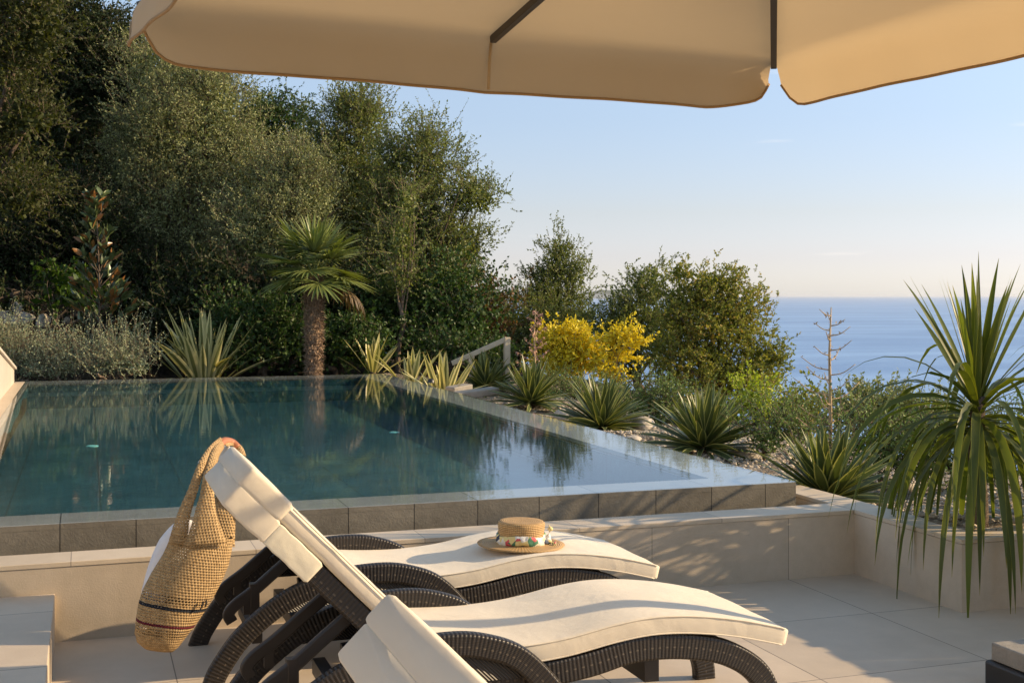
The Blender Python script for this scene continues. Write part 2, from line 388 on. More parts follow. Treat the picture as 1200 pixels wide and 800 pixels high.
def m_blade(name, mid, edge, lo=.30, tip=(.3, .2, .08), tf=.22):
    """sword leaves: u across, v along; pale margins belong to the leaf"""
    k = N(name); U = k.sep(k.coord('UV')); g = k.new('ShaderNodeNewGeometry'); r = g.outputs['Random Per Island']
    e = k.math('ABSOLUTE', k.math('SUBTRACT', U[0], .5))
    c0 = k.ramp(r, [(0, tuple(x*.65 for x in mid)), (.7, mid), (1, tuple(x*1.45 for x in mid))])
    st = k.noise(k.mapping(k.coord('UV'), (26, .6, 1)), 1, 2)
    c0 = k.mix(k.math('MULTIPLY', st, .5), c0, tuple(x*.6 for x in mid))
    c = k.mix(k.math('GREATER_THAN', e, lo), c0, edge)
    c = k.mix(k.ramp(U[1], [(.93, (0, 0, 0)), (1, (1, 1, 1))]), c, tip)
    k.fin(c, .42, None, .45)
    return k.translucent(k.mix(1.0, c, (1.1, 1.1, .4), 'MULTIPLY'), tf)
M['yucca'] = m_blade('yucca_blades', (.095, .13, .045), (.36, .37, .15), .37)
M['flax'] = m_blade('flax_blades', (.22, .235, .085), (.66, .60, .30), .20)
M['drac'] = m_blade('dracaena_straps', (.12, .155, .026), (.20, .21, .035), .42, (.34, .28, .06), .45)
M['fan'] = m_blade('fan_palm_blades', (.19, .24, .07), (.26, .30, .10), .40, (.24, .2, .08), .25)
M['deadfan'] = m_blade('dry_palm_blades', (.16, .11, .06), (.2, .14, .07), .4, (.2, .14, .07), .1)

# ------------------------------------------------------------------ light, sky, camera
SUN_AZ, SUN_EL = R(13.5), R(22)        # from +X towards -Y
sd = Vector((math.cos(SUN_AZ)*math.cos(SUN_EL), -math.sin(SUN_AZ)*math.cos(SUN_EL), math.sin(SUN_EL)))
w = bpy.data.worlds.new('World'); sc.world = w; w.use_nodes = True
nt = w.node_tree; bg = nt.nodes['Background']; sky = nt.nodes.new('ShaderNodeTexSky'); sky.sky_type = 'NISHITA'
sky.sun_disc = False; sky.sun_elevation = SUN_EL; sky.sun_rotation = R(90)+SUN_AZ
sky.air_density = 1.0; sky.dust_density = .35; sky.ozone_density = 1.0; sky.altitude = 100
tc = nt.nodes.new('ShaderNodeTexCoord'); sx = nt.nodes.new('ShaderNodeSeparateXYZ'); nt.links.new(tc.outputs['Generated'], sx.inputs[0])
rp = nt.nodes.new('ShaderNodeValToRGB'); el_ = rp.color_ramp.elements     # tint whitens the sky towards the horizon; unseen zenith raised for ambient fill
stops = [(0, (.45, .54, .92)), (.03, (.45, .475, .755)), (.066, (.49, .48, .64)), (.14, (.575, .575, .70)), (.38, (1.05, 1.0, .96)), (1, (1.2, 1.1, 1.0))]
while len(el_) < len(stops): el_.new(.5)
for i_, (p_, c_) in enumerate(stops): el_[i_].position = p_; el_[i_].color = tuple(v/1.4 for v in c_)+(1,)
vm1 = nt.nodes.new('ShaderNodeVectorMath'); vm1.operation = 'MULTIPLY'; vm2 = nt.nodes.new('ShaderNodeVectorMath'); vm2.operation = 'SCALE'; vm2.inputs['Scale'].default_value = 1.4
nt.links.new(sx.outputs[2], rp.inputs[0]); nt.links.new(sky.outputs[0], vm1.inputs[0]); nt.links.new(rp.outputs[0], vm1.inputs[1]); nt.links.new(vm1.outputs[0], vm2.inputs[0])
# a thin streak of cloud low over the sea
mp = nt.nodes.new('ShaderNodeMapping'); mp.inputs['Scale'].default_value = (5, 5, 70); nt.links.new(tc.outputs['Generated'], mp.inputs[0])
nz = nt.nodes.new('ShaderNodeTexNoise'); nz.inputs['Scale'].default_value = 1.3; nz.inputs['Detail'].default_value = 4; nt.links.new(mp.outputs[0], nz.inputs['Vector'])
cr = nt.nodes.new('ShaderNodeMapRange'); cr.inputs[1].default_value = .66; cr.inputs[2].default_value = .85; cr.inputs[4].default_value = .35; nt.links.new(nz.outputs['Fac'], cr.inputs[0])
cm = nt.nodes.new('ShaderNodeMix'); cm.data_type = 'RGBA'; cm.inputs[7].default_value = (5.2, 4.9, 4.7, 1); nt.links.new(cr.outputs[0], cm.inputs[0]); nt.links.new(vm2.outputs[0], cm.inputs[6])
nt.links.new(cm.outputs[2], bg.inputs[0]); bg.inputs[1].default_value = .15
ld = bpy.data.lights.new('Sun', 'SUN'); ld.energy = 3.7; ld.angle = R(.5); ld.color = (1.0, .79, .54)
lo = bpy.data.objects.new('sun_light', ld); col.objects.link(lo); lo.rotation_euler = sd.to_track_quat('Z', 'Y').to_euler(); lo.location = (30, -10, 20)
cam = bpy.data.cameras.new('Camera'); co = bpy.data.objects.new('Camera', cam); col.objects.link(co)
cam.sensor_width = 36; cam.lens = 36*FPX/1200; cam.shift_y = -54/1200; cam.clip_end = 120000; cam.clip_start = .05
co.location = (0, 0, EYE); co.rotation_euler = (R(90), 0, -YAW); sc.camera = co
sc.view_settings.view_transform = 'Standard'; sc.view_settings.look = 'None'; sc.view_settings.exposure = .9; sc.view_settings.use_white_balance = True; sc.view_settings.white_balance_temperature = 7300; sc.view_settings.white_balance_tint = 10; sc.view_settings.gamma = 1
sc.cycles.transparent_max_bounces = 12; sc.cycles.max_bounces = 7; sc.cycles.caustics_reflective = False

# ------------------------------------------------------------------ ground, terrace, sea
PX0, PX1, PY0, PY1, PZ = -.80, 4.33, 6.95, 18.62, .5
WY = 6.47
def gh(x, y):
    if PX0+.1 < x < 4.53 and y < PY1-.1: return -1.6
    if y < 5.60: return -1.6 if x < 30 else -4
    if x < 4.6 and y < 6.85: return -1.6
    g = .37+.05*math.sin(x*1.7)*math.cos(y*1.3)+.03*math.sin(x*4.1+y*3.3)
    if x > 4.6 and y < 19.5: g += -.22*min(1, max(0, (y-6.6)/1.3))*min(1, max(0, (19.5-y)/1.5))
    s = x-9.0-.12*max(0, y-14)*0
    drop = .62*(s if s > 6 else math.log1p(math.exp(min(s*1.2, 40)))/1.2)
    hill = .42*max(0, (y-19.8)-1.1*max(0, x+.5))
    far = .5*max(0, y-27)*min(1, max(0, (x-3)/6))
    z = g+min(hill, 9)-max(0, drop)-far
    return max(z, -74)
xs = sorted(set([-400, -200, -100, -60, -40, -30, -25]+list(np.arange(-20, 24.01, .5))+[PX0+.05, PX0+.15, 4.5, 4.56, 4.62, 4.66]+[26, 30, 36, 44, 55, 70, 90, 120, 160, 220]))
ys = sorted(set([-60, -30, -15, -8]+list(np.arange(-4, 34.01, .5))+[5.56, 5.64, 6.80, 6.90, PY1-.15, PY1-.05]+[36, 40, 46, 55, 70, 100, 150, 220]))
V = [(x, y, gh(x, y)) for y in ys for x in xs]; nx = len(xs)
F = [(j*nx+i, j*nx+i+1, (j+1)*nx+i+1, (j+1)*nx+i) for j in range(len(ys)-1) for i in range(nx-1)]
g = MB(); g.add(V, F); tag(g.build('ground', M['ground'], smooth=True), kind='structure')
b = MB(); b.box(-7, 16, -6, WY, -.3, 0); tag(b.build('terrace_floor', M['floor']), kind='structure')
b = MB(); Z = -72; Lf = 60000
b.add([(-Lf, -Lf, Z), (Lf, -Lf, Z), (Lf, Lf, Z), (-Lf, Lf, Z)], [(0, 1, 2, 3)]); tag(b.build('sea', M['sea']), kind='structure')
# far coast: low islands across the water
def coast(px0, px1, d, hs, seed):
    r = np.random.default_rng(seed); n = 40; vs = []; fs = []
    for i in range(n+1):
        t = i/n; px = px0+(px1-px0)*t; env = math.sin(math.pi*t)**.6
        h = hs*env*(.6+.4*math.sin(t*9+seed)+.15*r.random())
        p = W(px, 346, d); q = W(px, 346, d*1.15)
        vs += [(p[0], p[1], Z-5), (*(.5*(p+q))[:2], Z+h), (q[0], q[1], Z-5)]
    for i in range(n):
        for k_ in range(2): fs.append((i*3+k_, i*3+k_+1, i*3+k_+4, i*3+k_+3))
    return vs, fs
b = MB(); b.add(*coast(545, 830, 26000, 190, 2)); tag(b.build('distant_hills', m_plain('far_coast_scrub', (.10, .11, .07), .9, sc_=.002), smooth=True), kind='structure')

# ------------------------------------------------------------------ walls and pool
t = empty('terrace_wall', (0, WY, 0), 'low beige limestone wall with pale cap running in front of the pool', 'wall')
b = MB(); b.box(-6, 4.44, 0, .248, -.05, .365); b.build('wall_face', M['wall'], t)
b = MB(); b.box(-6.0, 4.436, -.004, .252, .366, .391); b.build('cap', M['cap'], t, bevel=.003)
t = empty('planter_wall', (4.44, 5.487, 0), 'low beige limestone planter wall with a corner under the strap leaved plant', 'wall')
b = MB(); b.box(0, .22, .22, 13.1, -.05, .365); b.box(0, 9, 0, .22, -.05, .365); b.build('wall_face', M['planter'], t)
b = MB(); b.box(-.003, .224, .2275, 13.1, .367, .392); b.box(-.003, 9, -.003, .2245, .367, .392); b.build('cap', M['cap'], t, bevel=.003)
t = empty('swimming_pool', (0, 0, 0), 'dark tiled infinity pool with wet stone coping, behind the low beige wall', 'pool')
cf, cr, cb, cl = .34, .44, .36, .04
b = MB()
b.box(PX0, PX1, PY0, PY0+cf, -1.2, PZ-.035); b.box(PX1-cr, PX1, PY0+cf, PY1-cb, -1.2, PZ-.035)
b.box(PX0, PX1, PY1-cb, PY1, -1.2, PZ-.035); b.box(PX0, PX0+cl, PY0+cf, PY1-cb, -1.2, PZ-.035)
for q in ((PX0, PX1, PY0, PY0+.012), (PX1-.012, PX1, PY0+.012, PY1-.012), (PX0, PX1, PY1-.012, PY1), (PX0, PX0+.012, PY0+.012, PY1-.012)): b.box(*q, PZ-.034, PZ-.005)
b.build('pool_shell', M['darktile'], t)
b = MB(); z0, z1 = PZ-.034, PZ-.006
b.box(PX0+.0125, PX1-.0125, PY0+.0125, PY0+cf+.004, z0, z1); b.box(PX1-cr-.004, PX1-.0125, PY0+cf+.005, PY1-cb-.005, z0, z1)
b.box(PX0+.0125, PX1-.0125, PY1-cb-.004, PY1-.0125, z0, z1); b.box(PX0+.0125, PX0+cl+.004, PY0+cf+.005, PY1-cb-.005, z0, z1)
b.build('coping', M['coping'], t)
b = MB(); b.box(PX0+cl, PX1-cr, PY0+cf, PY1-cb, -.02, .20)
e = .012
b.box(PX0+cl, PX1-cr, PY0+cf+.001, PY0+cf+e, .20, PZ-.05); b.box(PX0+cl, PX1-cr, PY1-cb-e, PY1-cb-.001, .20, PZ-.05)
b.box(PX0+cl+.001, PX0+cl+e, PY0+cf+e, PY1-cb-e, .20, PZ-.05); b.box(PX1-cr-e, PX1-cr-.001, PY0+cf+e, PY1-cb-e, .20, PZ-.05)
b.build('pool_lining', M['mosaic'], t)
b = MB(); b.box(PX0+cl+.02, PX1-cr-.02, PY1-cb-.75, PY1-cb-.02, .201, .36); b.build('pool_step', M['mosaic'], t)
b = MB(); b.box(-6, 4.43, 6.73, PY0-.004, -.3, .12); b.box(PX1+.004, 4.435, PY0, 18.5, -.3, .12); b.build('overflow_gutter', M['darktile'], t)
for (px, py) in ((106, 475), (108, 523), (395, 466), (462, 507)):
    p = onz(px, py, .2); b = MB(); b.lathe([(.0, .012), (.045, .012), (.06, .006), (.06, 0)], 20, (p[0], p[1], .201)); b.build('floor_inlet', M['inlet'], t)
b = MB(); b.lathe([(0, .055), (.03, .055), (.045, .03), (.05, 0)], 16, tuple(onz(505, 446, .53)[:2])+(PZ+.003,)); b.build('overflow_spout', M['black'], t, smooth=True)
b = MB(); n = 2
b.add([(PX0, PY0-.0015, PZ), (PX1+.0015, PY0-.0015, PZ), (PX1+.0015, PY1, PZ), (PX0, PY1, PZ)], [(0, 1, 2, 3)])
tag(b.build('pool_water', M['water']), kind='structure')
# sloping parapet at the far left of the pool
t = empty('sloping_parapet', (-.935, 0, 0), 'pale sloping parapet wall at the far left edge of the pool', 'wall')
b = MB(); y0, y1, za, zb = 9.0, 18.35, 1.80, .68
b.add([(0, y0, .36), (0, y1, .36), (0, y1, zb), (0, y0, za), (-1.3, y0, .36), (-1.3, y1, .36), (-1.3, y1, zb), (-1.3, y0, za)],
      [(0, 1, 2, 3), (4, 7, 6, 5), (3, 2, 6, 7), (0, 4, 5, 1), (0, 3, 7, 4), (1, 5, 6, 2)]); b.build('parapet_body', M['pale'], t)
b = MB(); s_ = (za-zb)/(y1-y0)
b.add([(x, y, zz+dz) for x in (-1.33, .03) for (y, zz) in ((y0, za), (y1+.03, zb-.03*s_)) for dz in (.002, .035)],
      [(0, 1, 3, 2), (4, 6, 7, 5), (0, 4, 5, 1), (2, 3, 7, 6), (1, 5, 7, 3), (0, 2, 6, 4)]); b.build('cap', M['pale'], t)
b = MB(); b.box(.001, .130, 7.0, 18.55, .3, .497); b.build('plinth', M['cap'], t)
b = MB(); b.box(-6, -.144, 0, 2.4, 0, .24)
o = b.build('stone_step', M['floor'], bevel=.004); o.location = (0, WY-2.403, 0)
tag(o, 'wide pale limestone step against the wall in the lower left corner', 'step')

# ------------------------------------------------------------------ unseen house wing left of the terrace, added to bounce warm light
t = empty('bounce_villa', (-5.6, 0, 0), 'unseen cream rendered wing with sliding glass doors, added to bounce warm sunlight onto the terrace', 'house')
b = MB()
for q in ((-9, -6.2), (-3.8, -2.6), (-.2, 2.6)): b.box(-.35, 0, q[0], q[1], 0, 3.5)
b.box(-.35, 0, -6.2, -3.8, 2.4, 3.5); b.box(-.35, 0, -2.6, -.2, 2.4, 3.5); b.box(-6, -.355, 2.3, 2.6, 0, 3.5); b.box(-6, -.355, -9, -8.7, 0, 3.5)
k = N('cream_render'); P = k.coord('Object'); n_ = k.noise(P, 2.5, 5)
vm_ = k.fin(k.ramp(n_, [(.3, (.62, .54, .42)), (.7, (.70, .62, .50))]), .8, k.bump(k.noise(P, 60, 3), .2, .004), .3)
b.build('wall', vm_, t)
b = MB(); b.box(-6.3, .45, -9.3, 2.9, 3.505, 3.75); b.build('roof', M['cap'], t, bevel=.01)
k = N('dark_glass'); gm_ = k.fin((.03, .035, .04), .05, None, .8)
for y0 in (-6.2, -2.6):
    f_ = MB(); y1 = y0+2.4
    for q in ((y0, y0+.06, 0, 2.4), (y1-.06, y1, 0, 2.4), (y0+1.17, y0+1.23, .061, 2.339), (y0+.061, y1-.061, 2.34, 2.4), (y0+.061, y1-.061, 0, .06)): f_.box(-.24, -.14, *q)
    fo = f_.build('sliding_door', M['rib'], t); g_b = MB(); g_b.box(-.2, -.18, y0+.06, y1-.06, .06, 2.34); g_b.build('pane', gm_, fo)

# ------------------------------------------------------------------ sun loungers
LW = .64
Tt, Uu, Nn = np.array([.019, 1.016]), np.array([.70, -.715]), np.array([.715, .70])
Uu = Uu/np.linalg.norm(Uu); Nn = Nn/np.linalg.norm(Nn)
def back_slab(y0, y1, h0, h1, t0, t1, rad, m, name, parent, seed=0, wob=.0, n=14, bulge=0):
    r = np.random.default_rng(seed); ts = np.linspace(t0, t1, n); pts = []; nr = []; scl = []
    for i, t_ in enumerate(ts):
        p = Tt+Uu*t_+Nn*(wob*r.normal()); pts.append((p[0], 0, p[1])); nr.append((Nn[0], 0, Nn[1]))
        e = min(i, n-1-i); f = (.0, 1)[e > 0]
        scl.append((1, 1+bulge*math.sin(math.pi*i/(n-1))))
    # rounded ends
    pts = [tuple(np.array(pts[0])-.0*np.array([Uu[0], 0, Uu[1]]))]+pts+[pts[-1]]; nr = [nr[0]]+nr+[nr[-1]]
    d = np.array([Uu[0], 0, Uu[1]])
    pts[1] = tuple(np.array(pts[1])+d*.012); pts[-2] = tuple(np.array(pts[-2])-d*.012)
    scl = [(.985, .86)]+scl+[(.985, .86)]
    b = MB(); b.sweep(pts, nr, rrect(y0, y1, h0, h1, rad, 4), scale=scl); return b.build(name, m, parent, smooth=True)
def make_lounger():
    root = empty('sun_lounger', (0, 0, 0))
    arch = smoothpath([(0, 0), (.045, .10), (.16, .25), (.36, .395), (.58, .468), (.78, .487), (.93, .468), (1.08, .405), (1.22, .262), (1.31, .11), (1.345, 0)], 6)
    rail = smoothpath([(.52, .30), (.8, .325), (1.1, .328), (1.34, .351), (1.5, .385), (1.62, .392), (1.74, .385), (1.86, .365), (1.96, .335), (2.06, .28), (2.13, .215), (2.175, .13), (2.195, .06), (2.20, 0)], 6)
    for yy in (-.056, LW+.004):
        p, n = pathn(arch); b = MB(); b.sweep(p, n, [(y+yy, h) for y, h in rrect(0, .052, -.088, 0, .012, 2)])
        b.build('side_arch', M['wicker'], root, smooth=False)
        b = MB(); q = [(x, z-.088) for x, z in arch if .30 < x < 1.12]   # dark inset web under the arch
        m_ = len(q); lowz = [max(.235, .30-.0*x) for x, z in q]
        vs = [(x, yy+.018, z+.004) for x, z in q]+[(x, yy+.018, min(z-.01, lz)) for (x, z), lz in zip(q, lowz)]
        vs += [(x, yy+.034, z) for x, y, z in vs]
        fs = [(i, i+1, m_+i+1, m_+i) for i in range(m_-1)]+[(2*m_+i, 3*m_+i, 3*m_+i+1, 2*m_+i+1) for i in range(m_-1)]
        fs += [(m_+i, m_+i+1, 3*m_+i+1, 3*m_+i) for i in range(m_-1)]
        b.add(vs, fs); b.build('arch_web', M['weave'], root)
        pass
        p, n = pathn(rail); b = MB(); b.sweep(p, n, [(y+(.003 if yy < 0 else LW-.055), h) for y, h in rrect(0, .052, -.098, 0, .012, 2)])
        b.build('seat_rail', M['wicker'], root, smooth=False)
    # seat panel between the rails
    q = [p for p in rail if p[0] < 2.02]; p, n = pathn(q); b = MB(); b.sweep(p, n, [(.05, -.035), (LW-.05, -.035), (LW-.05, -.012), (.05, -.012)])
    b.build('seat_panel', M['weave'], root)
    for q in ((1.60, 1.66, .05, LW-.05, .20, .30), (.40, .45, .05, LW-.05, .20, .26)):
        b = MB(); b.box(*q); b.build('cross_bar', M['bar'], root)
    # reclining back frame
    fr = empty('backrest_frame'); fr.parent = root
    for y0 in (.016, LW-.07):
        b = MB(); ts = np.linspace(.05, .86, 12); pts = [(*(Tt+Uu*t_)[:1], 0, (Tt+Uu*t_)[1]) for t_ in ts]
        b.sweep(pts, [(Nn[0], 0, Nn[1])]*12, rrect(y0, y0+.054, -.035, .043, .01, 2)); b.build('back_rail', M['wicker'], fr)
    b = MB(); ts = np.linspace(.05, .85, 6); pts = [(*(Tt+Uu*t_)[:1], 0, (Tt+Uu*t_)[1]) for t_ in ts]
    b.sweep(pts, [(Nn[0], 0, Nn[1])]*6, [(.07, .018), (LW-.07, .018), (LW-.07, .038), (.07, .038)]); b.build('back_panel', M['weave'], fr)
    for t_ in (.44, .84):
        b = MB(); p = Tt+Uu*t_; b.tube([(p[0], .06, p[1]), (p[0], LW-.06, p[1])], .022, 8); b.build('cross_bar', M['bar'], fr)
    for yy in (.13, LW-.13):   # notched props
        path = smoothpath([(.47, .545), (.36, .46), (.25, .37), (.165, .31), (.135, .27), (.15, .235)], 5); p, n = pathn(path)
        b = MB(); b.sweep(p, n, rrect(yy-.014, yy+.014, -.026, .026, .008, 2)); 
        b.box(.20, .235, yy-.0135, yy+.0135, .265, .345)
        b.build('back_prop', M['bar'], root)
    b = MB(); b.sweep([(.25, 0, .40), (.25, 0, .17)], [(1, 0, 0)]*2, rrect(.115, .16, -.022, .022, .006, 2)); b.box(.23, .275, .05, LW-.05, .15, .195); b.build('prop_bar', M['bar'], root)
    # cushions
    q = smoothpath([(.69, .352), (.85, .338), (1.05, .332), (1.25, .345), (1.45, .378), (1.60, .393), (1.74, .388), (1.88, .370), (2.0, .347), (2.10, .322), (2.19, .298)], 5)
    p, n = pathn(q); n_ = len(p); scl = [(1, 1)]*n_; scl[0] = (.985, .85); scl[-1] = (.985, .86)
    scl[-2] = (.997, .96); b = MB(); b.sweep(p, n, subdiv(rrect(-.006, LW+.006, .001, .074, .012, 4)), scale=scl)
    from mathutils import noise as mn
    vv_ = []
    for (x, y, z) in b.v:       # filling settles and the cover puckers a little along its seams
        e_ = min(y+.006, LW+.006-y); q_ = mn.noise((x*5.5, y*6.5, 1.3))*.007*min(1, max(0, e_)/.05)+mn.noise((x*34, y*3, 4.1))*.0022*math.exp(-max(0, e_)*16)
        vv_.append((x, y+mn.noise((x*22, 2.2, y))*.0022*(1 if y > LW/2 else -1)*math.exp(-max(0, e_)*60), z+q_))
    b.v = vv_
    o = b.build('seat_cushion', M['cushion'], root, smooth=True)
    for yy, hh_ in ((-.006, .070), (-.006, .006), (LW+.006, .070)):
        b = MB(); b.tube([np.array(p[i])+np.array(n[i])*hh_+np.array([0, yy, 0]) for i in range(1, n_-1)], .0034, 6); b.build('piping', M['cushion'], o, smooth=True)
    bc_ = back_slab(-.004, LW+.004, .046, .113, .02, .90, .024, M['cushion'], 'back_cushion', root, 3, .0008, 22)
    b = MB()
    for yy in (-.005, LW+.005):
        b = MB(); b.tube([(*(Tt+Uu*t_+Nn*.1105)[:1], yy, (Tt+Uu*t_+Nn*.1105)[1]) for t_ in np.linspace(.19, .88, 14)], .0032, 6); b.build('piping', M['cushion'], root.children[-1] if False else bc_, smooth=True)
    back_slab(-.010, LW+.010, .042, .121, -.015, .185, .016, M['cushion'], 'head_hood', root, 5, .001, 9, .02)
    back_slab(-.008, LW+.008, -.043, .050, -.008, .20, .010, M['cushion'], 'back_sleeve', root, 7, .0015, 9, .02)
    back_slab(-.008, LW+.008, -.041, .047, .19, .41, .006, M['flap'], 'sleeve_flap', root, 9, .0012, 9)
    return root
def copy_tree(o, parent=None):
    c = o.copy(); col.objects.link(c); c.parent = parent
    for ch in list(o.children): copy_tree(ch, c)
    return c
proto = make_lounger()
LX = .45
spots = [(LX, 4.32, 'cream cushioned wicker sun lounger in the middle, its seat cushion clear of any hat'),
         (LX+.02, 5.535, 'cream cushioned wicker sun lounger nearest the wall, with the straw hat on its seat'),
         (LX+.03, 1.77, 'nearest dark wicker sun lounger, only its cream raised backrest in the picture')]
for i, (x, y, l) in enumerate(spots):
    o = proto if i == 0 else copy_tree(proto)
    if i == 1:      # this back is let down a notch lower
        for ch in o.children:
            if ch.name.split('.')[0] in ('backrest_frame', 'back_cushion', 'head_hood', 'back_sleeve', 'sleeve_flap'): ch.location = (.055, 0, -.105)
    o.location = (x, y, 0); tag(o, l, 'sun lounger', 'wicker sun loungers in a row on the terrace')

# ------------------------------------------------------------------ straw hat
h = empty('straw_hat', (2.035, 5.775, .466), 'wide brimmed straw boater hat with a floral scarf, on the far lounger cushion', 'hat'); h.rotation_euler = (0, R(1.5), 0)
b = MB(); b.lathe([(.105, .004), (.15, .002), (.19, 0), (.214, .004), (.217, .008), (.19, .008), (.15, .010), (.108, .013)], 56); o = b.build('brim', M['straw'], h, smooth=True)
b = MB(); b.lathe([(.109, .008), (.112, .05), (.117, .10), (.116, .112), (.108, .120), (.09, .121), (.05, .119), (0.001, .118)], 56); o = b.build('crown', M['straw'], h, smooth=True)
b = MB(); pr_ = []
prof = [(.111, .010), (.120, .014), (.124, .028), (.122, .042), (.119, .054), (.1145, .058)]
b.lathe(prof, 64); o = b.build('scarf_band', M['scarf'], h, smooth=True)
me = o.data
for v in me.vertices:
    a = math.atan2(v.co.y, v.co.x); f = 1+.035*math.sin(a*9+v.co.z*160)+.02*math.sin(a*23); v.co.x *= f; v.co.y *= f; v.co.z += .006*math.sin(a*3+1)
kn = empty('scarf_knot'); kn.parent = h
b = MB(); b.lathe([(.001, -.02), (.016, -.014), (.02, 0), (.015, .014), (.001, .019)], 14, (.118, -.055, .03)); b.build('knot', M['scarf'], kn, smooth=True)
for pts, wd in (([(.12, -.055, .035), (.128, -.052, .06), (.134, -.05, .085), (.128, -.045, .102)], .013), ([(.12, -.055, .028), (.135, -.07, .02), (.15, -.08, .013)], .014)):
    b = MB(); b.tube(smoothpath(pts, 4), [wd*(.6+.5*math.sin(i)) for i in range(len(smoothpath(pts, 4)))], 8); b.build('scarf_end', M['scarf'], kn, smooth=True)

# ------------------------------------------------------------------ crochet beach bag and towel on the far backrest
BY = 5.50
def bp(px, py, dy=0.0):
    s = (px-600)/FPX; d = (BY+dy)/(CY-SY*s); return W(px, py, d)
bag = empty('beach_bag', tuple(bp(190, 762)), 'straw coloured crochet bag with dark stripes hanging from the far lounger backrest', 'bag')
base = np.array(bag.location)
b = MB()
rows = [(763, 190, 4, .02), (761, 186, 17, .06), (755, 185, 24, .10), (745, 187, 29, .14), (730, 193, 34, .17), (712, 200, 38.5, .19), (695, 208, 41, .20), (675, 219, 41, .195), (655, 230, 39, .185), (638, 236, 37, .17), (625, 239, 35.5, .155)]
ang = R(-14); n = 44; vs = []; uvrow = []; vlen = 0; prevc = None
for (py, px, hw, th) in rows:
    c = bp(px, py); hwm = hw*5.45/FPX
    if prevc is not None: vlen += np.linalg.norm(c-prevc)
    prevc = c; uvrow.append(vlen)
    for k_ in range(n):
        a = 2*math.pi*k_/n; ex = 1+.025*math.sin(5*a+vlen*9)
        dx, dy = hwm*math.cos(a)*ex, th*.5*math.sin(a)*ex
        tilt = (-.55*math.cos(a)*hwm)*.35
        vs.append(c+np.array([dx*math.cos(.33)-dy*math.sin(.0), dy-dx*math.sin(.0), 0])+np.array([0, 0, tilt])-base)
fs = []; uv = []
for i in range(len(rows)-1):
    for k_ in range(n):
        k2 = (k_+1) % n; fs.append((i*n+k_, i*n+k2, (i+1)*n+k2, (i+1)*n+k_)); u0, u1 = k_/n*.82, (k_+1)/n*.82
        uv.append([(u0, uvrow[i]), (u1, uvrow[i]), (u1, uvrow[i+1]), (u0, uvrow[i+1])])
fs.append(tuple(range(n))); uv.append([(0, 0)]*n); b.add(vs, fs, uv); b.build('bag_body', M['crochet'], bag, smooth=True, fixn=False)
def ribbon(name, pts, wid, m, parent, nrm=(0, -1, 0), th=.006, v0=.3):
    """tapering band of small thickness through 3D points"""
    P = smoothpath(pts, 5); Wd = np.interp(np.linspace(0, 1, len(P)), np.linspace(0, 1, len(wid)), wid); b = MB(); vs = []; L = v0; uvs = []
    for i, p in enumerate(P):
        t_ = P[min(i+1, len(P)-1)]-P[max(i-1, 0)]; t_ = t_/np.linalg.norm(t_); s_ = np.cross(t_, nrm); s_ /= np.linalg.norm(s_); nn = np.cross(s_, t_)
        if i: L += np.linalg.norm(P[i]-P[i-1])
        for q, (a, c) in enumerate(((-1, -1), (-.5, -.2), (0, 0), (.5, -.2), (1, -1))): vs.append(p+s_*a*Wd[i]*.5+nn*c*th*1.6)
        for q, (a, c) in enumerate(((1, -2.2), (0, -1.2), (-1, -2.2))): vs.append(p+s_*a*Wd[i]*.5+nn*c*th*1.0)
        uvs.append((L, Wd[i]))
    fs = []; uv = []
    for i in range(len(P)-1):
        for q in range(8):
            q2 = (q+1) % 8; fs.append((i*8+q, i*8+q2, i*8+8+q2, i*8+8+q)); x0 = [0, .25, .5, .75, 1, 1, .5, 0][q]; x1 = [.25, .5, .75, 1, 1, .5, 0, 0][q]
            uv.append([(x0*uvs[i][1], uvs[i][0]), (x1*uvs[i][1], uvs[i][0]), (x1*uvs[i+1][1], uvs[i+1][0]), (x0*uvs[i+1][1], uvs[i+1][0])])
    fs += [tuple(range(8)), tuple(len(vs)-8+q for q in range(8))]; uv += [[(0, v0)]*8]*2
    b.add([np.array(v)-base for v in vs], fs, uv); return b.build(name, m, parent, smooth=True)
e = 5.45/FPX
ribbon('strap', [bp(208, 640, -.07), bp(215, 606, -.06), bp(226, 575, -.045), bp(237, 546, -.02), bp(250, 527, .12), bp(262, 517, .28)], [22*e, 15*e, 11*e, 10*e, 11*e, 12*e], M['crochet'], bag)
ribbon('strap', [bp(242, 640, -.095), bp(241, 606, -.085), bp(243, 580, -.07), bp(246, 556, -.05), bp(253, 534, .06), bp(262, 519, .25)], [48*e, 26*e, 16*e, 13*e, 12*e, 12*e], M['crochet'], bag)
ribbon('strap', [bp(258, 640, .02), bp(261, 612, .03), bp(264, 588, .05), bp(267, 568, .12), bp(270, 545, .22)], [34*e, 30*e, 25*e, 19*e, 11*e], M['crochet'], bag)
ribbon('strap', [bp(262, 517, .28), bp(271, 516, .34), bp(280, 521, .36), bp(285, 531, .30)], [13*e, 13*e, 12*e, 10*e], M['crochet'], bag, nrm=(.3, -.4, .85))
ribbon('leather_grip', [bp(257, 518.5, .24), bp(264, 513, .30), bp(273, 514.5, .34), bp(281, 521.5, .33)], [10*e, 11*e, 11*e, 9*e], M['leather'], bag, nrm=(.2, -.5, .85), th=.008)
for px0, py0, px1, py1 in ((234.5, 714, 238.5, 704), (240.5, 710, 241.5, 703)):   # small stitched dark letters
    b = MB(); b.tube([bp(px0, py0, -.088)-base, bp((px0+px1)/2+.6, (py0+py1)/2, -.090)-base, bp(px1, py1, -.088)-base], .004, 6); b.build('stitched_letter', M['black'], bag)
tw = empty('white_towel', tuple(bp(180, 730, .08)), 'white cotton towel spilling out along the left side of the crochet bag', 'towel'); base = np.array(tw.location)
